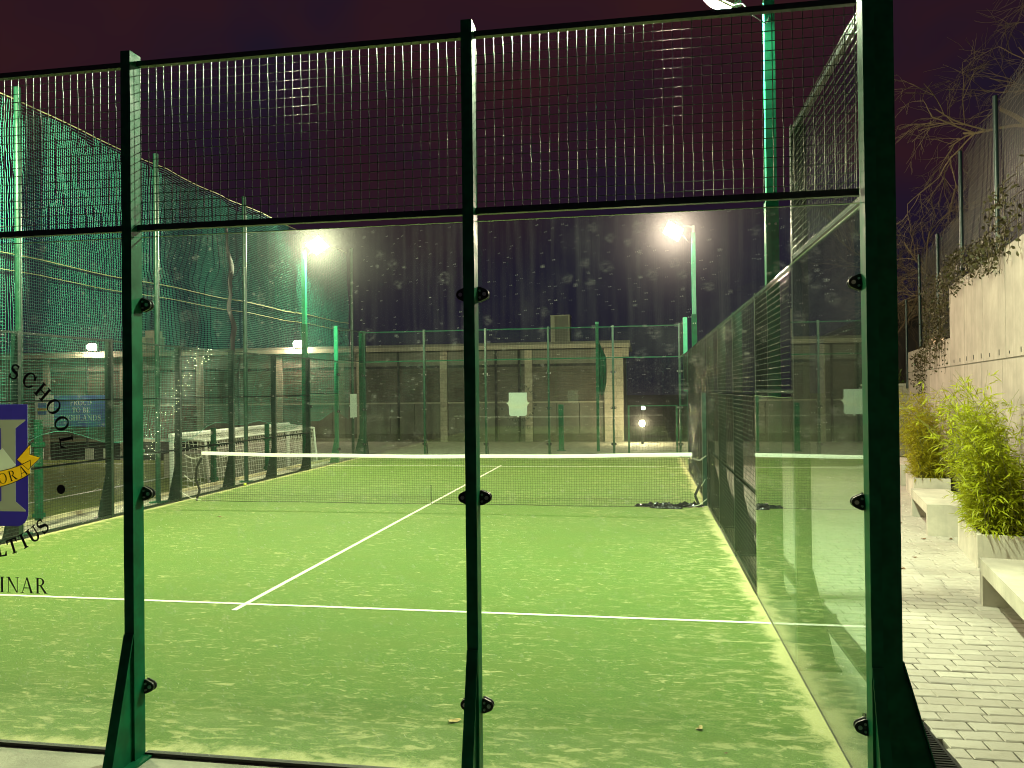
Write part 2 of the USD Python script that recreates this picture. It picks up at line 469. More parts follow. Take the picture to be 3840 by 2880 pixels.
part("court_base", slab(MB(), -1.0, 10.435, -.62, 21.3, -1.19, -.012), M["cement"], kind="structure", label="pale concrete base round the padel court")
part("forecourt", slab(MB(), -14, 10.435, -12, -.622, -1.19, -.02), M["asphalt"], kind="structure", label="dark asphalt in front of the end wall")
kb = MB(); kb.obox((-1.10, 3.0, -.01), (-.62, 21.3, -.01), .13, .10, bev=.012)
part("kerb_edge", kb, M["kerb"], kind="structure", label="pale kerb edge between the court and the football field")

ct = thing("court_floor", "bright green sanded artificial turf of the padel court", "court", kind="structure")
part("turf", slab(MB(), 0.004, 9.996, 0.004, 19.996, -.0118, 0.0), M["turf"], ct)
for x0, x1, y0, y1, nm in ((0.01, 9.99, 3.03, 3.08, 1), (0.01, 9.99, 16.92, 16.97, 1), (4.975, 5.025, 2.83, 3.0295, 1), (4.975, 5.025, 3.0805, 16.9195, 1), (4.975, 5.025, 16.9705, 17.17, 1)):
    part("painted_line", MB().box((x0, y0, 0.0), (x1, y1, .004)), M["line"], ct)

# paving of small concrete blocks along the walk
pv = thing("paving", "walk of small pale concrete blocks beside the court", "paving", kind="structure")
pb = MB()
q = [run(-6, 2.6), run(26, 2.6)]
pb.poly(Polygon([(10.595, -12), (q[0][0], -12), (q[0][0], q[0][1]), (q[1][0], q[1][1]), (q[1][0], 24), (10.595, 24)]), 1.12, frame((0, 0, -1.19), (1, 0, 0), (0, 1, 0)))
part("joint_bed", pb, simple("sandy_joint", (.15, .125, .09), .95, var=.3, scale=20), pv)
blocks = []
row = 0
y = -1.6
while y < 17.5:
    x = 10.60 + (row % 2) * -.12 + random.uniform(-.03, .03)
    while True:
        w = random.choice((.22, .25, .27))
        xm = (10.14 + 0) if False else x + w / 2
        if (np.array([x + w, y]) - CAM[:2]) @ RN > 2.52:
            break
        if x + w > 10.62:
            blocks.append((max(x, 10.597), y, x + w))
        x += w
    y += .13; row += 1


def block_mesh(mb, x0, y, x1):
    j = .0036
    a = rng.uniform(-.0022, .0022, 4) + rng.uniform(-.002, .002)
    lo = np.array([x0 + j, y + j]); hi = np.array([x1 - j, y + .13 - j])
    jit = rng.uniform(-.0035, .0035, (4, 2))
    cs = np.array([[lo[0], lo[1]], [hi[0], lo[1]], [hi[0], hi[1]], [lo[0], hi[1]]]) + jit
    c = cs.mean(0); inn = c + (cs - c) * np.array([1 - .018 / (hi[0] - lo[0]), 1 - .018 / (hi[1] - lo[1])])
    v = [[*p, -.071] for p in cs] + [[*p, -.010 + z] for p, z in zip(cs, a)] + [[*p, -.0035 + z] for p, z in zip(inn, a)]
    f = []
    for k in range(4):
        n = (k + 1) % 4
        f += [[k, n, 4 + n, 4 + k], [4 + k, 4 + n, 8 + n, 8 + k]]
    f += [[8, 9, 10, 11]]
    return mb.add(v, f)


def seen(b):
    return b[1] > .15 and b[0] < 13.2 and (b[0] > 10.4 + .16 * max(0, b[1]) * .9)


blocks.sort(key=lambda b: (0 if seen(b) else 1, (b[0] - CAM[0]) ** 2 + (b[1] - CAM[1]) ** 2))
rest = MB()
for k, b in enumerate(blocks):
    if k < 300:
        part("paving_block", block_mesh(MB(), *b), M["brick"], pv)
    else:
        block_mesh(rest, *b)
part("far_blocks", rest, M["brick"], pv, kind="stuff")

dg = thing("drain_grate", "dark slotted drain grate along the foot of the side glass", "drain", (10.515, 0, 0))
fr = MB(); fr.box((-.077, -3, -.06), (-.060, 18, -.004)); fr.box((.060, -3, -.06), (.077, 18, -.004))
part("frame", fr, M["black"], dg)
part("channel", MB().box((-.0595, -3, -.16), (.0595, 18, -.10)), M["dark_gap"], dg)
gb = MB(); k = 0; yy = -3.0
while yy < 17.9:
    b_ = MB() if -.2 < yy < 3.2 else gb
    b_.box((-.0595, yy, -.035), (.0595, yy + .014, -.006), .002)
    if b_ is not gb:
        part("bar", b_, M["black"], dg)
    yy += .030
part("far_bars", gb, M["black"], dg, kind="stuff")

# ---------------------------------------------------------------- lettering with serifs
def ring(cx, cy, rx, ry, tx, ty):
    return affinity.scale(Point(cx, cy).buffer(1, 32), rx, ry).difference(affinity.scale(Point(cx, cy).buffer(1, 32), rx - tx, ry - ty))


def ln(p, q_, w):
    return LineString([p, q_]).buffer(w / 2, cap_style=2)


def glyph(c):
    T, t, sf = .145, .055, .035
    st = lambda x: sbox(x - T / 2, 0, x + T / 2, 1)
    se = lambda x, y, l=.17: sbox(x - l, y, x + l, y + sf) if y < .5 else sbox(x - l, y - sf, x + l, y)
    U = shapely.union_all
    if c == "I": return U([st(.2), se(.2, 0), se(.2, 1)]), .40
    if c == "L": return U([st(.2), se(.2, 0), se(.2, 1), sbox(.2, 0, .72, t), Polygon([(.72, 0), (.74, .28), (.70, .28), (.60, t)])]), .78
    if c == "H": return U([st(.2), st(.78), se(.2, 0), se(.2, 1), se(.78, 0), se(.78, 1), sbox(.2, .48, .78, .48 + t)]), .98
    if c == "T": return U([st(.42), se(.42, 0), sbox(.02, 1 - t, .82, 1), Polygon([(.02, 1), (.02, .72), (.06, .72), (.14, 1)]), Polygon([(.82, 1), (.82, .72), (.78, .72), (.70, 1)])]), .84
    if c == "E": return U([st(.2), se(.2, 0), se(.2, 1), sbox(.2, 0, .68, t), sbox(.2, 1 - t, .66, 1), sbox(.2, .49, .52, .49 + t), Polygon([(.68, 0), (.72, .26), (.68, .26), (.56, t)]), Polygon([(.66, 1), (.68, .75), (.64, .75), (.54, 1)]), sbox(.50, .38, .535, .64)]), .76
    if c == "O": return ring(.46, .5, .46, .52, .145, .045), .92
    if c == "D": return U([st(.2), se(.2, 0), se(.2, 1), ring(.36, .5, .52, .5, .15, .05).intersection(sbox(.2, -1, 2, 2))]), .92
    if c == "C" or c == "G":
        s = ring(.46, .5, .46, .52, .145, .045).difference(Polygon([(.62, .30), (1.2, .22), (1.2, .76), (.62, .72)]))
        s = U([s, sbox(.78, .68, .815, 1.0)])
        if c == "G": s = U([s, sbox(.68, .04, .82, .44), sbox(.58, .41, .92, .44)])
        return s, .90
    if c == "U": return U([sbox(.13, .3, .275, 1), sbox(.72, .3, .775, 1), se(.2, 1), se(.75, 1, .14), ring(.45, .32, .325, .33, .13, .055).intersection(sbox(-1, -1, 2, .32))]), .92
    if c == "N": return U([ln((.18, 0), (.18, 1), t), ln((.82, 0), (.82, 1), t), Polygon([(.08, 1), (.26, 1), (.85, .0), (.76, 0)]), se(.18, 0, .14), se(.12, 1, .12), se(.82, 1, .14)]), .98
    if c == "A": return U([ln((.10, 0), (.44, 1), t), Polygon([(.38, 1), (.50, 1), (.86, 0), (.70, 0)]), sbox(.20, .30, .66, .30 + t), se(.10, 0, .12), se(.80, 0, .15)]), .92
    if c == "M": return U([ln((.14, 0), (.18, 1), t), sbox(.86, 0, 1.0, 1), Polygon([(.12, 1), (.28, 1), (.56, .02), (.50, .02)]), ln((.53, .02), (.90, 1), t), se(.14, 0, .13), se(.93, 0), se(.12, 1, .1), se(.97, 1, .13)]), 1.12
    if c in "PRB":
        s = [st(.2), se(.2, 0), se(.2, 1), ring(.34, .74, .34, .26, .14, .05).intersection(sbox(.2, -1, 2, 2))]
        if c == "R": s.append(Polygon([(.36, .50), (.50, .50), (.88, 0), (.70, 0)])); s.append(sbox(.70, 0, .92, sf))
        if c == "B": s.append(ring(.34, .25, .40, .28, .145, .05).intersection(sbox(.2, -1, 2, 2)))
        return U(s), {"P": .72, "R": .88, "B": .80}[c]
    if c == "S":
        a = np.linspace(math.radians(35), math.radians(270), 24); b2 = np.linspace(math.radians(90), math.radians(-145), 24)
        up = np.stack([.34 + .25 * np.cos(a), .755 + .225 * np.sin(a)], 1); lo = np.stack([.34 + .28 * np.cos(b2), .265 + .245 * np.sin(b2)], 1)
        pts = np.vstack([up[:-2], [[.25, .58], [.42, .47]], lo[2:]])
        n = len(pts); out = []
        for i in range(n - 1):
            x = i / (n - 1); w = .055 + .105 * math.exp(-((x - .5) / .20) ** 2)
            out.append(LineString([pts[i], pts[i + 1]]).buffer(w / 2))
        out += [sbox(.52, .76, .555, 1.0), sbox(.08, .0, .115, .27)]
        return U(out), .70
    return Polygon(), .35


def text_line(s, h, gap=.10):
    """Shapely shape of a line of serif capitals h tall, centred on x = 0."""
    x, out = 0.0, []
    for c in s:
        g_, w = glyph(c)
        if not g_.is_empty:
            out.append(affinity.translate(g_, x, 0))
        x += w + gap
    x -= gap
    return affinity.scale(affinity.translate(shapely.union_all(out), -x / 2, 0), h, h, origin=(0, 0))


def text_arc(s, h, r, a0, step, outside=True):
    """Letters on a circle; a0 is the angle of the first letter in degrees, step that between letters."""
    out = []
    for k, c in enumerate(s):
        g_, w = glyph(c)
        if g_.is_empty:
            continue
        a = a0 + step * k
        g_ = affinity.scale(affinity.translate(g_, -w / 2, -.5), h, h, origin=(0, 0))
        g_ = affinity.rotate(g_, a - 90 if outside else a + 90, origin=(0, 0))
        out.append(affinity.translate(g_, r * math.cos(math.radians(a)), r * math.sin(math.radians(a))))
    return shapely.union_all(out)


# ---------------------------------------------------------------- the court's walls
def wire_panel(mb, o, ux, w, z0, z1, n, pitch=.05, r=.0021, amp=.004, seed=0, spike=.02, skip_v=1, rl=None, only=None):
    """Welded mesh: upright wires, and level wires just off them along n."""
    o, ux, n = np.asarray(o, float), np.asarray(ux, float), np.asarray(n, float)
    nv = int(round(w / pitch))
    zz = np.linspace(z0, z1 + spike, 5)
    rl = rl or r
    for k in range(0, (nv + 1) * (only != "level"), skip_v):
        a = k * w / nv
        d = amp * (meshkit.noise(np.stack([np.full(5, a * 1.3), zz * 1.1, np.full(5, seed + .5)], 1), seed) - .5)
        mb.tube(o + ux * a + np.outer(d, n) + np.outer(zz, [0, 0, 1]), r, 5, False)
    aa = np.linspace(0, w, max(4, int(w / .25)))
    for k in range((int(round((z1 - z0) / pitch)) + 1) * (only != "upright")):
        z = z0 + k * (z1 - z0) / max(1, round((z1 - z0) / pitch))
        d = amp * (meshkit.noise(np.stack([aa * 1.3, np.full(len(aa), z * 1.1), np.full(len(aa), seed + .5)], 1), seed) - .5) + 2 * r
        mb.tube(o + np.outer(aa, ux) + np.outer(d, n) + [0, 0, z], rl, 5, False)
    return mb


EAR = shapely.union_all([Point(.031, 0).buffer(.029, 12), sbox(0, -.040, .012, .040)]).convex_hull


def clamp(parent, at, side, out):
    """A black ear plate that holds the glass to a post. side: along the wall; out: away from the court."""
    side, out = np.asarray(side, float), np.asarray(out, float)
    up = np.array([0, 0, 1.0])
    y = up if np.dot(np.cross(side, up), out) > 0 else -up
    at = np.asarray(at, float)
    c = part("clamp", MB().poly(EAR, .011, frame(at + out * .003, side, y, out)).poly(EAR, .006, frame(at - out * .0215, side, y, out)), M["black"], parent)
    b = MB()
    for o0, o1 in ((.014, .020), (-.028, -.022)):
        b.tube([at + side * .036 + out * o0, at + side * .036 + out * o1], .0105, 10)
    b.tube([at + side * .012 + out * .014 + up * .018, at + side * .012 + out * .024 + up * .018], .006, 8)
    b.tube([at + side * .012 + out * .014 - up * .018, at + side * .012 + out * .024 - up * .018], .006, 8)
    part("bolt", b, M["steel"], c)


def post(parent, at, side, out, h, depth=.10, w=.06, gus=.20, gz=.72, cut=None, mat="green"):
    """A flat steel post that stands outside the glass, with a gusset and a foot plate."""
    at, side, out = np.asarray(at, float), np.asarray(side, float), np.asarray(out, float)
    F = frame(at, side, out)
    if F[2, 2] < 0:
        F = frame(at, -side, out)
    p = part("post", MB().box((-w / 2, .004, -.012), (w / 2, depth, h), .003, F), M[mat], parent)
    if gus:
        tri = Polygon([(depth + .001, -.01), (depth + gus, -.01), (depth + gus, .02), (depth + .001, gz)])
        G = frame(at + out * 0 - side * .0, out, [0, 0, 1.0])
        part("gusset", MB().poly(tri, w * .5, G @ np.array([[1, 0, 0, 0], [0, 1, 0, 0], [0, 0, 1, -w * .25], [0, 0, 0, 1.]])).obox(at + out * (depth + gus) + [0, 0, .01], at + out * (depth + .004) + [0, 0, gz], w, .006, up=(0, 0, 1)), M[mat], p)
        part("foot_plate", MB().box((-w * 1.3, .004, -.0115), (w * 1.3, depth + gus + .03, .002), .001, F), M[mat], p)
    return p


Z3 = 3.0
# near end wall, y = 0, seen from outside
nw = thing("court_end_wall", "glass end wall nearest the camera, with a crest on its left pane", "glass wall", group=None)
sidev, outv = np.array([1., 0, 0]), np.array([0, -1., 0])
for k in range(5):
    a, b = 2 * k + .004, 2 * k + 1.996
    if k == 4:
        b = 9.985
    p = part("glass_pane", MB().box((a, 0.0, .012), (b, .010, Z3 + (.0))), M["glass_near"], nw)
    part("pane_edge", MB().box((a, 0.0, Z3 + .0008), (b, .010, Z3 + .0042)), M["glass_edge"], p)
    if k == 2:
        crest_pane = p
for k in range(6):
    x = 2 * k
    p = post(nw, (x if k < 5 else 10.007, 0, 0), sidev, outv, 4.055, w=.06 if k < 5 else .054)
    for z in (2.605, 1.508, .392):
        if k < 5:
            clamp(p, (x + .030, 0, z), (1, 0, 0), outv)
        if k > 0:
            clamp(p, ((x if k < 5 else 10.01) - .030, 0, z), (-1, 0, 0), outv)
for k in range(5):
    a, b = 2 * k + .031, 2 * k + 1.969
    for z, h in ((4.0, .030), (3.048, .034)):
        part("rail", MB().box((a, -.045, z - h / 2), (b, -.012, z + h / 2), .003), M["dark_green"], nw)
    part("mesh_panel", wire_panel(MB(), (a, -.006, 0), sidev, b - a, 3.055, 4.0, (0, 1, 0), seed=k, r=.0025), M["wire"], nw, smooth=True)
    part("sill", MB().box((a, -.012, -.011), (b, .022, .011)), M["rubber"], nw)

# crest and lettering stuck on the outside of the pane, white backing seen from inside
def crest(parent, cx, cz, y, outward, mirror):
    """Vinyl on the outside of a pane; outward is -1 on the near wall, +1 on the far one."""
    s = -mirror
    def put(name, shape, mat, layer):
        o = np.array([cx, y + outward * (.0006 + .0008 * layer), cz])
        F = frame(o, [s, 0, 0], [0, 0, 1.0], [0, outward, 0])
        return part(name, MB().flat(shape, F), M[mat], parent)
    W, T_, B = .287, .323, -.407
    shield = sbox(-W, B + .10, W, T_).union(sbox(-W + .0, B, W, T_).intersection(shapely.union_all([sbox(-W, B + .08, W, T_), sbox(-W + .08, B, W - .08, T_), Point(-W + .08, B + .08).buffer(.08), Point(W - .08, B + .08).buffer(.08)])))
    r1 = lambda sx: Polygon([(sx * .215, -.008), (sx * .305, .083), (sx * .303, .023), (sx * .376, .005), (sx * .292, -.067)])
    aa = np.linspace(-1, 1, 25)
    xs = aa * .307
    up = [(x, -.085 + .075 * (x / .307) ** 2) for x in xs]; lo = [(x, -.180 + .090 * (x / .307) ** 2) for x in xs][::-1]
    belt = Polygon(up + lo)
    ribbon = shapely.union_all([r1(1), r1(-1), belt])
    tip = Polygon([(-.045, B + .005), (.045, B + .005), (0, B - .055)])
    put("backing", shapely.union_all([shield, ribbon, tip]).buffer(-.0005), "backing", -.6)

    def serif_stem(x):
        e = .145
        return Polygon([(x - .05, .18), (x - .05, -.255), (x - e + .02, -.31), (x - e + .02, -.318), (x + .115, -.318), (x + .115, -.31), (x + .048, -.26), (x + .048, .18), (x + .115, .225), (x + .115, .232), (x - .115, .232), (x - .115, .225)])
    hh = shapely.union_all([serif_stem(.155), serif_stem(-.155), sbox(-.14, -.09, .14, .01)])
    tr = Polygon([(-.205, -.04), (-.115, .062), (0, -.03), (.115, .062), (.206, -.04), (0, -.16)])
    tails = shapely.union_all([r1(1), r1(-1)])
    put("shield", shield.difference(shapely.union_all([hh, tr, tails, belt])), "blue_print", 1)
    put("letter_h", hh.difference(shapely.union_all([tr, tails, belt])), "grey_print", 2)
    put("triangle", tr.difference(shapely.union_all([tails, belt])), "pale_print", 3)
    put("ribbon_tail", tails.difference(belt), "yellow_print", 4)
    put("ribbon", belt, "yellow_print", 5)
    put("ribbon_outline", shapely.union_all([belt.boundary.buffer(.0022), r1(1).boundary.buffer(.0018), r1(-1).boundary.buffer(.0018)]), "ink", 6)
    motto = []
    for c, ang in zip("ORA", (.118, .185, .255)):
        g_, w = glyph(c)
        z = -.133 + .083 * (ang / .307) ** 2
        motto.append(affinity.translate(affinity.rotate(affinity.scale(affinity.translate(g_, -w / 2, -.5), .062, .062, origin=(0, 0)), math.degrees(math.atan(2 * .083 * ang / .307 ** 2)), origin=(0, 0)), ang, z))
    put("ribbon_lettering", shapely.union_all(motto), "ink", 6.5)
    ring_txt = shapely.union_all([text_arc("HIGHLANDS SCHOOL", .088, .556, 10.2 + 11.75 * 15, -11.75), text_arc("SEMPER ALTIUS", .086, .556, -46.5 - 8.2 * 12, 8.2, outside=False)])
    put("ring_lettering", ring_txt.buffer(.0022), "ink", 1)
    put("name_lettering", affinity.translate(text_line("EL ENCINAR", .093, .10), .01, -.805), "ink", 1)
    put("dot", shapely.union_all([Point(.508, -.183).buffer(.028), Point(-.508, -.183).buffer(.028)]), "ink", 1)


crest(crest_pane, 4.98, 1.71, 0.0, -1, -1)

# far end wall
fw = thing("court_end_wall", "far glass end wall with a white shield on its middle pane", "glass wall")
outv = np.array([0, 1., 0])
for k in range(5):
    a, b = 2 * k + .004, 2 * k + 1.996
    p = part("glass_pane", MB().box((a, 20.0, .012), (b, 20.010, Z3)), M["glass_far"], fw)
    if k == 2:
        crest(p, 5.03, 1.68, 20.010, 1, 1)
for k in range(6):
    p = post(fw, (2 * k, 20.01, 0), sidev, outv, 4.05, mat="pole_green")
    for z in (2.605, 1.508, .392):
        if k < 5:
            clamp(p, (2 * k + .03, 20.01, z), (1, 0, 0), outv)
        if k > 0:
            clamp(p, (2 * k - .03, 20.01, z), (-1, 0, 0), outv)
for k in range(5):
    a, b = 2 * k + .031, 2 * k + 1.969
    for z, h in ((4.0, .030), (3.048, .034)):
        part("rail", MB().box((a, 20.022, z - h / 2), (b, 20.055, z + h / 2), .003), M["green"], fw)
    part("mesh_panel", wire_panel(MB(), (a, 20.016, 0), sidev, b - a, 3.055, 4.0, (0, -1, 0), seed=10 + k), M["wire_side"], fw, smooth=True)


# side walls: 2 m of tall glass, 2 m of low glass, mesh between
def side_wall(label, x, sgn, offs, gate):
    t = thing("court_side_wall", label, "fence")
    out = np.array([sgn, 0, 0.]); al = np.array([0, 1., 0])
    X = lambda d: x + sgn * d
    for y0, y1, h in ((.004, 1.996, 3.0), (2.004, 3.996, 2.0), (16.004, 17.996, 2.0), (18.004, 19.996, 3.0)):
        y0, y1 = y0 + offs * (y0 > 1), y1 + offs * (y1 < 19)
        p = part("glass_pane", MB().box((X(0), y0, .012), (X(.010), y1, h)), M["glass_side"], t)
        part("pane_edge", MB().box((X(0), y0, h + .0008), (X(.010), y1, h + .0042)), M["glass_edge"], p)
        if sgn < 0 and h == 3.0 and y0 > 10:
            shape = shapely.union_all([sbox(-.29, -.40, .29, .33), Polygon([(-.29, 0), (-.36, -.03), (-.29, -.07)]), Polygon([(.29, 0), (.36, -.03), (.29, -.07)]), Polygon([(-.045, -.40), (.045, -.40), (0, -.455)])])
            part("shield_sticker", MB().poly(shape, .0008, frame((X(.0108), 19.06, 1.69), (0, 1, 0), (0, 0, 1.0), (sgn, 0, 0))), M["white"], p, label="white shield sticker seen from its back")
    for k in range(11):
        y = 2 * k + (offs if 0 < k < 10 else 0)
        tall = k in (0, 1, 9, 10)
        if k in (0, 10):
            p = post(t, (X(.012), .031 if k == 0 else 19.969, 0), al, out, 4.05, depth=.140, w=.06, gus=.20)
        else:
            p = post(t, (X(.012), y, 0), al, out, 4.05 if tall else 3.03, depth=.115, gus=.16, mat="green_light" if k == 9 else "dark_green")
        zs = (2.605, 1.508, .392) if k in (0, 1, 9, 10) else (1.7, .392) if k in (2, 8) else ()
        for z in (zs if sgn < 0 or k in (0, 10) else ()):
            if k in (0, 1, 8, 9) and (k != 8 or z < 2):
                clamp(p, (X(.010), y + .03 + (.031 if k == 0 else 0), z), (0, 1, 0), out)
            if k in (1, 2, 9, 10):
                clamp(p, (X(.010), y - .03 - (.031 if k == 10 else 0), z), (0, -1, 0), out)
    for k in range(10):
        a, b = 2 * k + .031 + (offs if k else .03), 2 * k + 1.969 + (offs if k < 9 else -.03)
        bands = {0: [(3.055, 4.0)], 9: [(3.055, 4.0)], 1: [(2.05, 3.0)], 8: [(2.05, 3.0)]}.get(k, [(.03, 1.0), (1.0, 2.0), (2.0, 3.0)])
        for z0, z1 in bands:
            for z in {z0, z1}:
                part("rail", MB().box((X(.020), a, z - .014), (X(.048), b, z + .014), .003), M["dark_green"], t)
        mb = MB()
        kw = dict(seed=20 + k + (sgn > 0) * 30, amp=.022)
        wire_panel(mb, (X(.014), a, 0), al, b - a, bands[0][0], bands[-1][1], -out, r=.0017, only="upright", **kw)
        mp = part("mesh_panel", mb, M["wire_side"], t, smooth=True)
        part("level_wires", wire_panel(MB(), (X(.0095), a, 0), al, b - a, bands[0][0], bands[-1][1], -out, r=.0028, only="level", **kw), M["wire_level"], mp, smooth=True)
    if gate:
        gp = MB().box((X(-.075), 10.06, -.002), (X(-.004), 10.13, 2.0), .004)
        part("gate_post", gp, M["dark_green"], t)
    return t


side_wall("side wall of glass and mesh on the right, beside the paved walk", 10.0, 1, 0.0, True)
side_wall("side wall of glass and mesh on the left, beside the football field", 0.0, -1, -.15, False)

# ---------------------------------------------------------------- the padel net
NY = 9.80
net = thing("padel_net", "low black padel net with a white band across the court", "net", (5, NY, 0))
N0, N1 = .45, 9.73
sag = lambda x: .885 + .045 * ((np.asarray(x) - 5.05) / 4.6) ** 2
ys = lambda x, z: NY + .025 * (meshkit.noise(np.stack([np.asarray(x) * 1.4, np.asarray(z) * 2.5, np.zeros_like(np.asarray(x) + np.asarray(z))], -1), 3) - .5) * np.minimum(1, (1 - np.asarray(z)) * 3)
nb = MB()
xs = np.arange(N0, N1 + .001, .044)
for x in xs:
    z = np.linspace(.012 + .006 * math.sin(x * 3), sag(x) - .04, 9)
    xx = x + .012 * (meshkit.noise(np.stack([np.full(9, x * 2.1), z * 3, np.ones(9)], 1), 5) - .5)
    nb.tube(np.stack([xx, ys(xx, z), z], 1), .0017, 4, False)
for r in range(20):
    x = np.linspace(N0, N1, 90)
    fz = r / 20
    z = .012 + fz * (sag(x) - .05) + .012 * (meshkit.noise(np.stack([x * 1.7, np.full(90, fz * 5), np.zeros(90)], 1), 9) - .5)
    nb.tube(np.stack([x, ys(x, z), z], 1), .0017, 4, False)
part("net_mesh", nb, M["twine_black"], net, off=(5, NY, 0))
x = np.linspace(N0, N1, 60)
bd = MB()
prof = np.array([[-.008, -.034], [-.010, .0], [-.006, .030], [.006, .030], [.010, 0], [.008, -.034]])
v = np.stack([np.stack([x, np.full(60, NY + a), sag(x) + b + .004 * np.sin(x * 2.3)], 1) for a, b in prof], 1).reshape(-1, 3)
i, j = np.meshgrid(np.arange(59), np.arange(6), indexing="ij")
bd.add(v, np.stack([i * 6 + j, (i + 1) * 6 + j, (i + 1) * 6 + (j + 1) % 6, i * 6 + (j + 1) % 6], -1).reshape(-1, 4))
bd.add(v[:6], [[0, 1, 2, 3], [0, 3, 4, 5]]); bd.add(v[-6:], [[3, 2, 1, 0], [5, 4, 3, 0]])
part("band", bd, M["band"], net, off=(5, NY, 0))
part("hem", MB().tube(np.stack([x, np.full(60, NY), .010 + .004 * np.sin(x * 3)], 1), .004, 5), M["twine_black"], net, off=(5, NY, 0))
for xe, xw in ((N0, .03), (N1, 9.97)):
    s_ = 1 if xw > xe else -1
    part("cord", MB().tube([(xe, NY, .915), (xw, NY + .02, .93)], .004, 5), M["twine_black"], net, off=(5, NY, 0))
    part("tie", MB().tube([(xe + s_ * .02, NY, .86), ((xe + xw) / 2, NY + .02, .82), (xw, NY + .08, .90)], .006, 5), M["twine_white"], net, off=(5, NY, 0))
    part("tie", MB().tube([(xe + s_ * .08, NY, .42), ((xe + xw) / 2 + s_ * .05, NY + .03, .40), (xw - s_ * .02, NY + .04, .50)], .005, 5), M["twine_white"], net, off=(5, NY, 0))
    part("tie", MB().tube([(xe + s_ * .03, NY, .03), ((xe + xw) / 2, NY - .02, .06), (xw, NY, .16)], .006, 5), M["twine_white"], net, off=(5, NY, 0))
    st = [(xe, NY - .004, .84), (xe + s_ * .10, NY - .01, .66), (xe + s_ * .13, NY, .42), (xe + s_ * .04, NY - .01, .22), (xe + s_ * .12, NY, .012)]
    sb = MB()
    for a, b in zip(st[:-1], st[1:]):
        sb.obox(a, b, .045, .008, up=(0, 1, 0))
    part("side_strap", sb, M["twine_black"], net, off=(5, NY, 0))
part("centre_strap", MB().box((5.03, NY - .016, .01), (5.042, NY - .012, .36)), M["twine_black"], net, off=(5, NY, 0))

# crumpled black sheet at the right end of the net
def heap(cx, cy, lx, ly, h, seed):
    n, m = 46, 22
    u, w = np.meshgrid(np.linspace(-1, 1, n), np.linspace(-1, 1, m), indexing="ij")
    ang = np.arctan2(w, u); rad = np.sqrt(u * u + w * w)
    X, Y = cx + u * lx, cy + w * ly
    p = np.stack([X * 9, Y * 14, np.full_like(X, seed)], -1)
    nz = meshkit.fbm(p, 4, seed)
    ed = np.clip(1.15 - rad + .45 * (meshkit.noise(np.stack([np.cos(ang) * 3, np.sin(ang) * 3, np.full_like(X, seed * 2.)], -1), seed) - .5), 0, 1)
    Z = .003 + h * np.abs(nz - .5) * 3.2 * np.minimum(1, ed * 3)
    keep = ed > .02
    idx = np.arange(n * m).reshape(n, m)
    f = [[idx[i, j], idx[i + 1, j], idx[i + 1, j + 1], idx[i, j + 1]] for i in range(n - 1) for j in range(m - 1) if keep[i, j] and keep[i + 1, j] and keep[i, j + 1] and keep[i + 1, j + 1]]
    X = X + .03 * (meshkit.noise(p * 1.3, seed + 4) - .5); Y = Y + .03 * (meshkit.noise(p * 1.3, seed + 8) - .5)
    v = np.stack([X, Y, Z], -1).reshape(-1, 3)
    w_ = v.copy(); w_[:, 2] = .0015
    return MB().add(v, f).add(w_, np.array(f)[:, ::-1])


hp = heap(9.33, 9.98, .60, .16, .075, 4); hp2 = heap(9.28, 9.72, .28, .075, .05, 9)
hv = MB(); [hv.add(*m_.arrays()) for m_ in (hp, hp2)]
part("plastic_sheet", hv, M["tarp"], label="crumpled shiny black plastic sheet on the turf at the net's right end", category="sheet")

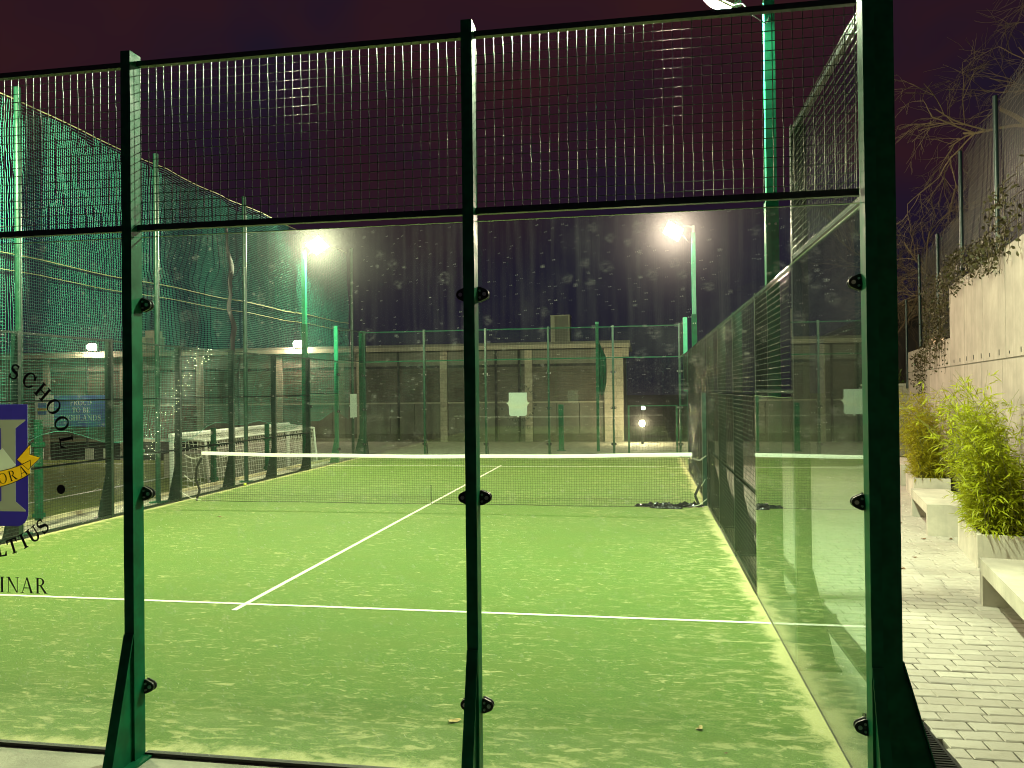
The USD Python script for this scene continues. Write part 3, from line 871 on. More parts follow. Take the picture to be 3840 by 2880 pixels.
# ---------------------------------------------------------------- floodlights
def floodlight(label, x, y, sgn, lamp, name):
    """A green pole outside the side wall; the head leans in over the court."""
    col, rad = lamp
    inn = np.array([-sgn, 0, 0.])
    t = thing("floodlight", label, "floodlight", (x, y, 0), group=None)
    off = (x, y, 0)
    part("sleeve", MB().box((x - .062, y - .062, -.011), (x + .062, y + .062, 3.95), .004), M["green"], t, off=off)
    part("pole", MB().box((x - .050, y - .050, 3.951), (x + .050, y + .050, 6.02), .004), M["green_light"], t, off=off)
    part("base_plate", MB().box((x - .12, y - .12, -.0115), (x + .12, y + .12, .006), .002), M["green"], t, off=off)
    b = MB()
    for yy in (-.03, .03):
        b.tube([(x + yy, y - .0625, 3.72), (x + yy, y - .070, 3.72)], .012, 8)
    part("bolt", b, M["steel"], t, off=off)
    # head: a shallow trough whose glass faces down and inwards
    c = np.array([x, y, 6.10]) + inn * (.48 if sgn > 0 else .39)
    ang = math.radians(38)
    nrm = np.array([inn[0] * .50, .56 * (1 if y < 10 else -1), -.80]); nrm /= np.linalg.norm(nrm)
    ex = np.cross([0, 1., 0], nrm); ex /= np.linalg.norm(ex)
    ey = np.cross(nrm, ex)
    F = frame(c, ex, ey, nrm)
    back = trimesh.convex.convex_hull(np.vstack([[(sx * .21, sy * .24, .0) for sx in (-1, 1) for sy in (-1, 1)], [(sx * .12, sy * .16, -.15) for sx in (-1, 1) for sy in (-1, 1)]]))
    part("housing", MB().tm(back, F), M["lamp_body"], t, off=off)
    rim = MB()
    for a, b2 in (((-.22, -.25, .005), (.22, -.235, .03)), ((-.22, .235, .005), (.22, .25, .03)), ((-.22, -.234, .005), (-.205, .234, .03)), ((.205, -.234, .005), (.22, .234, .03))):
        rim.box(a, b2, .002, F)
    part("rim", rim, M["lamp_body"], t, off=off)
    n = 7
    dome = []
    for i in range(n + 1):
        th = math.pi / 2 * i / n
        dome.append([(.19 * math.cos(th) * math.cos(p_), .19 * math.cos(th) * math.sin(p_), .004 + .125 * math.sin(th)) for p_ in np.arange(16) * 2 * math.pi / 16])
    dv = np.array(dome).reshape(-1, 3) @ F[:3, :3].T + F[:3, 3]
    i, j = np.meshgrid(np.arange(n), np.arange(16), indexing="ij")
    df = np.stack([i * 16 + j, i * 16 + (j + 1) % 16, (i + 1) * 16 + (j + 1) % 16, (i + 1) * 16 + j], -1).reshape(-1, 4)[:-16]
    top = np.array([[n - 1, 0]]); k0 = (n - 1) * 16
    tip = [[k0, k0 + k, k0 + k + 1] for k in range(1, 15)]
    part("lamp_glass", MB().add(dv, np.vstack([np.vstack([df[:, [0, 1, 2]], df[:, [0, 2, 3]]]), tip])), emission(f"lamp_{name}", col, rad), t, off=off)
    arm = MB(); arm.obox((x, y, 6.021), (x, y, 6.20), .07, .07); arm.obox(np.array([x, y, 6.16]) + inn * .036, np.array([x, y, 6.22]) + inn * .32, .05, .04)
    part("arm", arm, M["grey_frame"], t, off=off)
    part("cable", MB().tube([np.array([x, y - .05, 5.80]), np.array([x, y - .09, 5.72]) + inn * .04, np.array([x, y - .09, 5.82]) + inn * .16, np.array([x, y - .03, 5.98]) + inn * .26], .008, 6), M["black"], t, off=off)


floodlight("tall green floodlight pole nearest on the right, rising out of the frame", 10.20, 4.06, 1, LAMP_NEAR_RIGHT, "near_right")
floodlight("lit floodlight on a green pole at the far right of the court", 10.20, 16.10, 1, LAMP_FAR_RIGHT, "far_right")
floodlight("lit floodlight on a green pole at the far left, before the green net", -.20, 15.95, -1, LAMP_FAR_LEFT, "far_left")
floodlight("floodlight pole at the near left of the court, outside the picture", -.20, 4.0, -1, LAMP_NEAR_LEFT, "near_left")

# ---------------------------------------------------------------- left: ball-stop net, posts, goal
bs = thing("ball_stop_fence", "tall green net on poles between the court and the football field", "fence", (-.38, 12, 0))
off = (-.38, 12, 0)
PY = (-.6, 2.8, 6.25, 9.65, 13.05, 19.95)
for y in PY:
    part("pole", MB().tube([(-.38, y, -.011), (-.38, y, 6.75)], .048, 14), M["pole_green"], bs, smooth=40, off=off)
    part("foot", MB().box((-.50, y - .12, -.0115), (-.26, y + .12, .008)), M["green"], bs, off=off)


def bx_(y, z):
    k = meshkit.fbm(np.stack([y * .55, z * .5, np.zeros_like(y)], -1), 3, 21) - .5
    return -.46 - .16 * np.abs(k) * 2


def net_grid(y0, y1, z0f, z1f, pitch, r):
    mb = MB()
    for y in np.arange(y0, y1, pitch):
        a, b = z0f(y), z1f(y)
        z = np.arange(a, b, .22)
        if len(z) < 2:
            continue
        yy = y + .05 * (meshkit.noise(np.stack([np.full_like(z, y * .9), z * .8, np.ones_like(z)], -1), 31) - .5)
        mb.tube(np.stack([bx_(yy, z), yy, z], 1), r, 3, False)
    zs = np.arange(1.0, 6.6, pitch)
    y = np.arange(y0, y1, .22)
    top, bot = np.array([z1f(v) for v in y]), np.array([z0f(v) for v in y])
    for z in zs:
        zz = z + .10 * (meshkit.noise(np.stack([y * .45, np.full_like(y, z * .5), np.zeros_like(y)], -1), 41) - .5) - .04 * np.sin((y - .0) * math.pi / 3.4) ** 2
        ok = (zz > bot) & (zz < top)
        st = 0
        while st < len(y):
            if not ok[st]:
                st += 1; continue
            e = st
            while e < len(y) and ok[e]:
                e += 1
            if e - st > 1:
                mb.tube(np.stack([bx_(y[st:e], zz[st:e]), y[st:e], zz[st:e]], 1), r, 3, False)
            st = e
    return mb


hem = lambda y: 1.28 + .14 * math.sin(y * 1.1) + .08 * math.sin(y * 2.7 + 1)
for k, (a, b) in enumerate(zip(PY[:-1], PY[1:])):
    if b < 4:
        continue
    part("net_panel", net_grid(a, b, hem, lambda y: 6.58, .046, .0023), M["twine_green"], bs, off=off)
yy = np.linspace(-.6, 19.95, 70)
for z, r, nm in ((6.6, .009, 0), (4.27, .008, 1), (4.02, .006, 2)):
    zz = z - .035 * np.sin(yy * math.pi / 3.4) ** 2 + (.02 * (yy - 12) * .3 if nm else 0)
    part("rope", MB().tube(np.stack([bx_(yy, zz) + .012, yy, zz], 1), r, 5), M["rope"], bs, off=off)
zz = np.array([hem(v) for v in yy])
part("hem_rope", MB().tube(np.stack([bx_(yy, zz), yy, zz], 1), .005, 5), M["twine_green"], bs, off=off)
for yc, z0, z1, wd in ((12.55, 2.9, 5.9, .24),):
    z = np.linspace(z0, z1, 26)
    c = yc + .10 * np.sin(z * 4.1) + .05 * np.sin(z * 9)
    w_ = wd * (.55 + .45 * np.abs(np.sin(z * 2.2)))
    v = np.vstack([np.stack([bx_(c - w_ / 2, z) + .03, c - w_ / 2, z], 1), np.stack([bx_(c + w_ / 2, z) + .03, c + w_ / 2, z], 1)])
    sm = MB().add(v, [[i, i + 1, 27 + i, 26 + i] for i in range(25)]); v2 = v.copy(); v2[:, 0] -= .004
    sm.add(v2, [[26 + i, 27 + i, i + 1, i] for i in range(25)])
    part("cloth_strip", sm, M["shade_cloth"], bs, off=off)

for (y, h, lab) in ((7.25, 1.66, "short green post behind the left mesh, nearest the crest"), (9.86, 1.35, "short green post behind the left mesh, by the front of the goal"), (12.55, 1.27, "short green post in front of the middle of the goal"), (15.15, 1.25, "short green post at the far end of the goal")):
    t = thing("field_post", lab, "post", (-.92, y, 0), group="short green posts along the field's edge")
    part("shaft", MB().box((-.045, -.045, .04), (.045, .045, h), .005), M["green"], t)
    part("cap", MB().box((-.052, -.052, h + .001), (.052, .052, h + .02), .004), M["green"], t)
    for z in (.08, h - .42):
        part("bracket", MB().box((-.075, -.060, z), (.075, .060, z + .07), .004), M["green"], t)

# football goal on the lower field, mouth towards the field
gl = thing("football_goal", "white football goal with its net, behind the left mesh", "goal", (-1.5, 16, -.9))
off = (-1.5, 16, -.9)
gx, gr = -2.05, -1.22
G0, G1, GT = 12.65, 18.75, 1.10
for y in (G0, G1):
    part("goal_post", MB().tube([(gx, y, -.9), (gx, y, GT - .001)], .055, 14), M["white_paint"], gl, smooth=40, off=off)
    part("roof_bar", MB().tube([(gx + .05, y, GT - .03), (gr, y + .05, GT - .12)], .032, 10), M["white_paint"], gl, smooth=40, off=off)
    part("rear_post", MB().tube([(gr, y + .05, GT - .12), (gr + .18, y + .05, -.9)], .032, 10), M["white_paint"], gl, smooth=40, off=off)
part("crossbar", MB().tube([(gx, G0 - .05, GT), (gx, G1 + .05, GT)], .055, 14), M["white_paint"], gl, smooth=40, off=off)
part("rear_bar", MB().tube([(gr, G0, GT - .12), (gr, G1 + .1, GT - .12)], .026, 10), M["white_paint"], gl, smooth=40, off=off)
gn = MB()


def sheet(P, nu, nv, r, seed):
    for k in range(nu + 1):
        b = np.linspace(0, 1, 14); a = np.full(14, k / nu)
        gn.tube(P(a + .10 / nu * np.sin(b * 9 + k * 2 + seed), b), r * 2.2, 3, False)
    for k in range(nv + 1):
        a = np.linspace(0, 1, 40); b = np.full(40, k / nv)
        gn.tube(P(a, b + .12 / nv * np.sin(a * 17 + k * 1.7 + seed)), r * 2.2, 3, False)


w3 = lambda a, b, s: .07 * np.sin(a * math.pi) * np.sin(b * math.pi) * (1 + .5 * np.sin(a * 9 + s))
sheet(lambda a, b: np.stack([gx + (gr - gx) * b, G0 + (G1 - G0) * a, GT - .12 * b - w3(a, b, 1)], 1), 54, 8, .0035, 0)
sheet(lambda a, b: np.stack([gr + .18 * b + w3(a, b, 2), G0 + (G1 - G0) * a, GT - .12 - (1.88) * b], 1), 54, 17, .0035, 1)
for y in (G0, G1):
    sheet(lambda a, b: np.stack([gx + (gr + .18 * b - gx) * a, np.full_like(a, y + .03) + w3(a, b, 3), GT - .05 - .06 * a - (1.9) * b], 1), 8, 17, .0035, 2)
part("goal_net", gn, M["twine_white"], gl, off=off)

# ---------------------------------------------------------------- school building across the far end
BY = 28.5
sb_ = thing("school_building", "long low building with pale block piers behind the far glass wall", "building", (-8, BY, -.9))
off = (-8, BY, -.9)
X0, X1 = -34.0, 8.08
P = lambda nm, lo, hi, mat, par=sb_, bev=0.0, **k: part(nm, MB().box(lo, hi, bev), M[mat], par, off=off, **k)
P("wall", (X0, BY + .02, -1.19), (X1, BY + 7, 3.78), "brown_board")
P("roof", (X0 - .3, BY - .30, 3.955), (X1 + .30, BY + 7.3, 4.08), "grey_panel")
P("fascia", (X0 - .3, BY - .34, 3.80), (X1 + .30, BY - .301, 3.97), "fascia")
P("soffit", (X0, BY - .30, 3.781), (X1 + .2, BY + .3, 3.80), "dark_gap")
P("gutter_box", (X1 - .02, BY - .28, 3.42), (X1 + .26, BY - .10, 3.779), "fascia")
PX = (-26.3, -22.5, -18.73, -14.74, -10.89, -7.06, -3.28, .47, 4.15)
for k in range(len(PX)):
    a = PX[k] + .16; b = (PX[k + 1] - .16) if k + 1 < len(PX) else X1 - .80
    P("band_panel", (a, BY - .035, 3.18), (b, BY + .019, 3.76), "grey_panel")
    P("lintel", (a, BY - .02, 3.07), (b, BY + .018, 3.178), "dark_gap")
    P("shutter", (a + .1, BY - .010, 1.60), (b - .1, BY + .018, 3.068), "shutter")
    P("ledge", (a, BY - .07, 1.535), (b, BY + .018, 1.598), "fascia")
    for q0, q1 in ((0, .34), (.34, .66), (.66, 1.0)):
        P("lower_panel", (a + (b - a) * q0 + .02, BY - .028, .24 if k > 4 else .05), (a + (b - a) * q1 - .02, BY + .018, 1.532), "grey_panel" if k != 3 else "maroon")
    P("base_band", (a, BY - .02, -1.1), (b, BY + .018, .03 if k < 5 else .22), "dark_gap" if k < 5 else "brown_board")
    if k < 6:
        P("base_ledge", (a, BY - .09, -.10), (b, BY - .021, .045), "fascia")
for k, xx in enumerate((-16.6, -9.0, -1.55, 2.75, 3.75)):
    part("downpipe", MB().tube([(xx, BY - .10, -1.1), (xx, BY - .10, 3.78)], .055, 8), M["dark_gap"], sb_, off=off)
for k, px in enumerate(PX):
    pl = part("pilaster", MB().box((px - .125, BY - .10, -1.15), (px + .125, BY + .018, 3.78)), M["kerb_face"], sb_, off=off)
    if k < 2:
        continue
    z = -1.0; i = 0
    while z < 3.72:
        h = min(.20, 3.775 - z)
        part("block", MB().box((px - .155 + rng.uniform(-.003, .003), BY - .135 + rng.uniform(-.004, .004), z + .004), (px + .155, BY - .101, z + h - .004), .006), M["stone_block"], pl, off=off)
        z += .20
pl = part("pilaster", MB().box((X1 - .74, BY - .10, -1.15), (X1 + .0, BY + .018, 3.78)), M["kerb_face"], sb_, off=off)
z, i = -1.0, 0
while z < 3.72:
    h = min(.27, 3.775 - z)
    cut = X1 - .40 if i % 2 else X1 - .26
    for a, b in ((X1 - .76, cut - .006), (cut + .006, X1 + .02)):
        part("block", MB().box((a, BY - .135 + rng.uniform(-.004, .004), z + .005), (b, BY - .101, z + h - .005), .006), M["stone_block"], pl, off=off)
    z += .27; i += 1
for x0, x1, y0, y1, z0, z1 in ((4.94, 5.75, 30, 30.9, 4.081, 5.31), (-14.86, -14.24, 30, 30.8, 4.081, 4.80)):
    ch = P("chimney", (x0, y0, z0), (x1, y1, z1), "grey_panel")
    P("cap", (x0 - .03, y0 - .03, z1 + .001), (x1 + .03, y1 + .03, z1 + .05), "fascia", ch)
    P("side_frame", (x0 - .012, y0 - .02, z0), (x0 + .16, y0 - .001, z1 - .001), "fascia", ch)
    P("side_frame", (x1 - .04, y0 - .02, z0), (x1 + .012, y0 - .001, z1 - .001), "fascia", ch)
P("chimney", (-14.75, 30.05, 4.81), (-14.28, 30.7, 5.15), "fascia")
M["wall_lamp"] = emission("roof_lamp", (1.0, .74, .54), 800)
for k, (xx, zz) in enumerate(((-16.07, 4.27), (-6.01, 4.19))):
    wl = P("roof_lamp", (xx - .20, BY - .42, zz - .15), (xx + .20, BY - .26, zz + .17), "lamp_body")
    F = frame((xx, BY - .425, zz), (1, 0, 0), (0, 0, 1.0), (0, -1, 0))
    part("lamp_glass", MB().tm(trimesh.creation.icosphere(1, .15), frame((xx, BY - .58, zz), (1, 0, 0), (0, 1, 0))), M["wall_lamp"], wl, off=off)
    P("bracket", (xx - .04, BY - .26, zz - .25), (xx + .04, BY - .20, zz), "dark_gap", wl)

bn = thing("banner", "blue banner reading PROUD TO BE HIGHLANDS, hung on the building", "banner", (-16.88, BY - .2, .6))
off = (-16.88, BY - .2, .6)
part("cloth", MB().box((-18.27, BY - .175, .61), (-15.47, BY - .160, 2.07)), M["blue_banner"], bn, off=off)
for tx, hz, cx_, zz in (("PROUD", .235, -16.88, 1.61), ("TO BE", .225, -16.87, 1.27), ("HIGHLANDS", .25, -16.88, .90)):
    sh = text_line(tx, hz, .10)
    part("lettering", MB().poly(sh, .003, frame((cx_, BY - .1755, zz), (1, 0, 0), (0, 0, 1.0), (0, -1, 0))), M["banner_white"], bn, off=off)
cb = thing("crest_board", "white board with a small blue and yellow crest, left of the blue banner", "sign", (-18.8, BY - .2, .6))
off = (-18.8, BY - .2, .6)
part("board", MB().box((-19.27, BY - .175, .61), (-18.30, BY - .155, 2.08)), M["white_paint"], cb, off=off)
part("shield", MB().box((-19.13, BY - .179, 1.18), (-18.68, BY - .1755, 1.72)), M["blue_banner"], cb, off=off)
part("ribbon", MB().box((-19.15, BY - .183, 1.35), (-18.66, BY - .1795, 1.47)), M["yellow_print"], cb, off=off)
for x0, x1, lab in ((-16.40, -15.98, "wider white panel leaning at the building's foot under the banner"), (-15.48, -15.15, "white panel at the building's foot, right of the wider one"), (-18.73, -18.57, "narrow white panel at the building's foot under the crest board")):
    t = thing("white_panel", lab, "panel", ((x0 + x1) / 2, BY - .5, -.9))
    M_ = frame((0, 0, 0), (1, 0, 0), (0, .98, .17))
    part("panel", MB().box((-(x1 - x0) / 2, -.02, .02), ((x1 - x0) / 2, .02, .52), .004), M["white_paint"], t)
    part("foot", MB().box((-(x1 - x0) / 2, -.10, .0), ((x1 - x0) / 2, .12, .019)), M["grey_frame"], t)

# things between the far wall and the building
part("far_path", slab(MB(), -8, 40, 21.302, 27.9, -1.19, -.06), M["cement"], kind="structure", label="dark path behind the far glass wall")
bl = thing("path_lamp", "small glowing lamp low behind the far glass at the right", "lamp", (8.85, 26.5, -.06))
part("stem", MB().tube([(0, 0, 0), (0, 0, .68)], .05, 10), M["black"], bl)
part("lamp_globe", MB().tm(trimesh.creation.icosphere(2, .11), frame((0, 0, .80), (1, 0, 0), (0, 1, 0))), emission("path_lamp", (1.0, .72, .45), 900), bl)
part("cap", MB().tube([(0, 0, .92), (0, 0, .95)], .10, 10), M["black"], bl)
bl = thing("wall_lantern", "small pale lantern above the path lamp, behind the far glass", "lamp", (8.9, 27.6, 1.3))
part("lantern", MB().box((-.07, -.05, -.05), (.07, .05, .12), .01), emission("lantern", (.95, 1.0, .75), 22), bl)
part("stem", MB().tube([(0, .0, -1.36), (0, 0, -.051)], .03, 8), M["black"], bl)
gt = thing("metal_gate", "green metal gate frame behind the far glass at the right", "gate", (9.2, 22, -.06))
for xx in (-.78, .78):
    part("gate_post", MB().box((xx - .03, -.03, 0), (xx + .03, .03, 1.60), .003), M["green"], gt)
part("top_rail", MB().box((-.749, -.02, 1.56), (.749, .02, 1.60), .003), M["green"], gt)
part("mesh", wire_panel(MB(), (-.75, 0, 0), (1, 0, 0), 1.5, .1, 1.55, (0, 1, 0), pitch=.1), M["wire_side"], gt)
gp = thing("net_post", "green post with a gathered green net hanging, behind the far glass", "post", (7.35, 23, -.06))
part("shaft", MB().box((-.05, -.05, 0), (.05, .05, 4.40), .004), M["green"], gp)
part("cap", MB().box((-.06, -.06, 4.401), (.06, .06, 4.47), .004), M["green_light"], gp)
zz = np.linspace(1.95, 3.78, 20); tt = (3.78 - zz) / 1.83
v = []
for k in range(9):
    a = k / 8
    wv = .26 * np.minimum(1, tt * 3.2) * (1 - .35 * np.maximum(0, tt - .75) * 4)
    v.append(np.stack([.055 + a * wv, -.04 + .05 * np.sin(a * 14 + zz * 2), zz + .04 * np.sin(a * 9)], 1))
v = np.array(v).reshape(-1, 3)
f = [[i * 20 + j, (i + 1) * 20 + j, (i + 1) * 20 + j + 1, i * 20 + j + 1] for i in range(8) for j in range(19)]
w_ = v.copy(); w_[:, 1] += .006
part("gathered_net", MB().add(v, f).add(w_, np.array(f)[:, ::-1]), M["green"], gp)
gs = thing("net_post", "short green post behind the far glass, right of the white shield", "post", (6.05, 23.2, -.06))
part("shaft", MB().box((-.09, -.05, 0), (.09, .05, 1.62), .004), M["green"], gs)
part("base_plate", MB().box((-.15, -.12, 0), (.15, .12, .015)), M["green"], gs)

# ---------------------------------------------------------------- right: retaining wall, benches, planters, slope, trees
WL = 2.5
SA, SB, SE = -2.0, 16.93, 23.8
rw = thing("retaining_wall", "stepped board-marked concrete retaining wall on the right", "wall", run(11, WL, 0))
off = run(11, WL, 0)


def rb(s0, s1, l0, l1, z0, z1, bev=0.0, mb=None):
    return (mb or MB()).box((l0, s0, z0), (l1, s1, z1), bev, frame((CAM[0], CAM[1], 0), [RN[0], RN[1], 0], [RD[0], RD[1], 0]))


part("core", rb(SA, SB, WL + .016, WL + .30, -1.0, 3.95), M["kerb_face"], rw, off=off)
part("core", rb(SB + .001, SE, WL + .016, WL + .30, -1.0, 2.985), M["kerb_face"], rw, off=off)


def panels(s_list, z0, z1):
    for a, b in zip(s_list[:-1], s_list[1:]):
        part("wall_panel", rb(min(a, b) + .013, max(a, b) - .013, WL, WL + .0155, z0 + .011, z1 - .011, .004), M["wall_concrete"], rw, off=off)


low = [SE] + [16.93 - 1.44 * k + 1.44 * 4 for k in range(0, 17)]
panels([SE, 22.69, 21.25, 19.81, 18.37, 16.93] + [16.93 - 1.44 * k for k in range(1, 14)], -.02, 2.44)
panels([16.93 - 1.52 * k for k in range(0, 13)], 2.44, 3.97)
panels([SE, 22.3, 20.5, 18.7, 16.93], 2.44, 3.0)
for k in range(22):
    s_ = 16.5 - .62 * k
    part("tie_stub", rb(s_ - .012, s_ + .012, WL - .006, WL + .001, 2.50, 2.50 + rng.uniform(.03, .09)), M["black"], rw, off=off)


def bench(s0, s1, label):
    t = thing("concrete_bench", label, "bench", run((s0 + s1) / 2, 1.76, 0), rotz=-11.4, group="concrete benches along the retaining wall")
    h, Ln, w2 = .43, (s1 - s0), .27
    part("seat", MB().box((-w2, -Ln / 2, h - .14), (w2, Ln / 2, h), .012), M["bench_concrete"], t)
    for e in (-1, 1):
        part("leg", MB().box((-w2 + .002, e * (Ln / 2 - .062) - .06, -.006), (w2 - .002, e * (Ln / 2 - .062) + .06, h - .1405), .006), M["bench_concrete"], t)


bench(6.55, 8.60, "pale concrete bench at the right edge of the picture, nearest the camera")
bench(12.21, 14.08, "concrete bench standing between the two bamboo planters")
bench(18.2, 20.1, "far concrete bench beyond the second bamboo planter")


def planter(s0, s1, label):
    t = thing("planter", label, "planter", run((s0 + s1) / 2, 2.06, 0), rotz=-11.4, group="concrete planters along the retaining wall")
    Ln, w2, h = s1 - s0, .305, .375
    b = MB()
    b.box((-w2, -Ln / 2, -.006), (-w2 + .06, Ln / 2, h), .008); b.box((w2 - .06, -Ln / 2, -.006), (w2, Ln / 2, h), .008)
    b.box((-w2 + .0605, -Ln / 2, -.006), (w2 - .0605, -Ln / 2 + .06, h - .001), .008); b.box((-w2 + .0605, Ln / 2 - .06, -.006), (w2 - .0605, Ln / 2, h - .001), .008)
    part("trough", b, M["bench_concrete"], t)
    part("soil", MB().box((-w2 + .061, -Ln / 2 + .061, 0), (w2 - .061, Ln / 2 - .061, h - .05)), M["soil"], t)


planter(10.23, 11.50, "nearer concrete planter, holding the greener bamboo")
planter(16.16, 17.42, "farther concrete planter, holding the yellower bamboo")


def leaf_tri(mb, p, d, n, L, w, bend=.25):
    """One lance-shaped leaf of four faces, bent over its length."""
    d = d / np.linalg.norm(d); s = np.cross(d, n); s /= np.linalg.norm(s) + 1e-9; n2 = np.cross(s, d)
    a = p + d * L * .35 - n2 * L * bend * .08; b = p + d * L * .72 - n2 * L * bend * .35; c = p + d * L - n2 * L * bend * .8
    v = [p, a + s * w / 2, a - s * w / 2, b + s * w * .38, b - s * w * .38, c]
    mb.add(v, [[0, 1, 2], [1, 3, 2], [2, 3, 4], [3, 5, 4]])


def bamboo(s0, s1, label, nst, height, seed, lean, mat):
    r = np.random.default_rng(seed)
    base = run((s0 + s1) / 2, 2.06, .32)
    t = thing("bamboo", label, "plant", base, group=None)
    lv = MB()
    D3, N3 = np.array([RD[0], RD[1], 0]), np.array([RN[0], RN[1], 0])
    Ln = (s1 - s0) / 2 - .10
    for k in range(nst):
        f_ = r.uniform(-1, 1)
        p0 = D3 * f_ * Ln + N3 * r.uniform(-.20, .20)
        h = height * (.32 + .68 * r.uniform(0, 1) ** 1.4) * (1 - .15 * abs(f_))
        ln_ = D3 * (f_ * .26 + r.normal(0, .14)) + N3 * (r.normal(lean, .22))
        tt = np.linspace(0, 1, 9)
        pts = p0 + np.outer(tt, [0, 0, h]) + np.outer(tt ** 2.0, ln_ * h * .9) - np.outer(tt ** 3, [0, 0, .10 * h])
        part("cane", MB().tube(pts, np.linspace(.0055, .0016, 9), 5, False), M["cane"], t)
        nb = int(24 * h)
        for q_ in range(nb):
            u = min(.999, r.beta(1.25, 1.75) + .02)
            i = min(7, int(u * 8)); p = pts[i] + (pts[i + 1] - pts[i]) * (u * 8 - i)
            az = r.uniform(0, 2 * math.pi); bl = r.uniform(.05, .24) * (1.15 - .5 * u)
            d = np.array([math.cos(az), math.sin(az), r.uniform(-.15, .7)]); d /= np.linalg.norm(d)
            for m_ in range(r.integers(3, 7)):
                pp = p + d * bl * r.uniform(.15, 1.0)
                ld = d * .8 + np.array([r.normal(0, .55), r.normal(0, .55), r.normal(-.12, .42)])
                leaf_tri(lv, pp, ld, np.array([r.normal(0, .5), r.normal(0, .5), 1.0]), r.uniform(.07, .15), r.uniform(.011, .019), r.uniform(.1, .6))
    part("foliage", lv, mat, t, kind="stuff")


bamboo(10.23, 11.50, "bushy green bamboo in the nearer planter against the wall", 135, 2.3, 3, -.20, M["bamboo_leaf"])
bamboo(16.16, 17.42, "yellow-green bamboo in the farther planter", 115, 2.2, 5, -.20, foliage("bamboo_leaf_yellow", (.36, .33, .015), (.74, .66, .06), .45))

# bank above the wall
ss = np.linspace(-6, 60, 67); Ls = np.array([.29, .8, 1.6, 3, 5, 8, 12, 18, 30, 60.])
v = []
for s_ in ss:
    zb = 3.80 if s_ < 17.2 else 3.80 - min(.92, (s_ - 17.2) * .6) if s_ < 24 else 2.88 - min(2.9, (s_ - 24) * .35)
    for l_ in Ls:
        z = zb + (.10 * l_ if l_ < 8 else .8 + .05 * (l_ - 8)) + .25 * (meshkit.noise(np.array([[s_ * .6, l_ * .6, 0.]]), 3)[0] - .5) * min(1, l_ / 2)
        v.append(run(s_, WL + l_, max(z, -1.0) if s_ < 24 else z - .0))
nL = len(Ls)
f = [[i * nL + j, i * nL + j + 1, (i + 1) * nL + j + 1, (i + 1) * nL + j] for i in range(len(ss) - 1) for j in range(nL - 1)]
part("embankment", MB().add(v, f), M["earth"], kind="structure", label="dark bank of earth above the retaining wall")

hf = thing("bank_fence", "dark wire fence on posts along the top of the retaining wall", "fence", run(14, WL + .15, 3.5))
off = run(14, WL + .15, 3.5)
FL = WL + .15
M["fence_post"] = simple("fence_post_dark", (.006, .016, .016), .4)
_g = NG()
M["shade_net"] = _g.build("shade_net", _g("mix_closure", "closure", fac=.42, closure1=_g("transparent_bsdf", "BSDF", color=(1, 1, 1)), closure2=_g("principled_bsdf", "BSDF", base_color=(.020, .019, .017), roughness=.34, specular_ior_level=.6)))
M["fence_wire"] = simple("fence_wire", (.09, .075, .06), .35, metal=.5)
for k, (s_, z0, z1) in enumerate(((4.5, 3.7, 6.43), (7.5, 3.7, 6.43), (10.55, 3.7, 6.43), (13.55, 3.7, 6.43), (16.5, 3.7, 6.43), (19.4, 2.75, 5.42), (22.5, 2.75, 5.45), (25.5, 2.0, 4.6))):
    part("post", MB().tube([run(s_, FL, z0), run(s_, FL, z1)], .036, 10), M["fence_post"], hf, smooth=40, off=off)
for s0, s1, z0, z1 in ((4.5, 7.5, 4.02, 6.38), (7.5, 10.55, 4.02, 6.38), (10.55, 13.55, 4.02, 6.38), (13.55, 16.5, 4.02, 6.38), (16.5, 19.4, 3.1, 5.38), (19.4, 22.5, 3.05, 5.38)):
    mb = MB(); nn = 10
    for z in np.linspace(z0, z1, 24):
        a = np.linspace(s0, s1, nn)
        pts = np.array([run(q_, FL + .04 + .02 * math.sin(q_ * 2 + z * 3), z + .012 * math.sin(q_ * 3 + z * 7)) for q_ in a])
        mb.tube(pts, .0022, 4, False)
    for q_ in np.arange(s0, s1, .10):
        mb.tube([run(q_, FL + .045, z0), run(q_, FL + .045, z1)], .0018, 4, False)
    part("mesh_panel", mb, M["fence_wire"], hf, off=off)
    a, z = np.meshgrid(np.linspace(s0 + .04, s1 - .04, 24), np.linspace(z0 + .05, z1 - .05, 12), indexing="ij")
    bul = FL + .09 + .10 * (meshkit.fbm(np.stack([a * .9, z * .9, 0 * a], -1), 3, 5) - .5)
    v = (np.array([CAM[0], CAM[1], 0]) + a[..., None] * [RD[0], RD[1], 0] + bul[..., None] * [RN[0], RN[1], 0] + z[..., None] * [0, 0, 1.0]).reshape(-1, 3)
    part("shade_cloth", MB().add(v, [[i * 12 + j, (i + 1) * 12 + j, (i + 1) * 12 + j + 1, i * 12 + j + 1] for i in range(23) for j in range(11)]), M["shade_net"], hf, smooth=True, off=off)


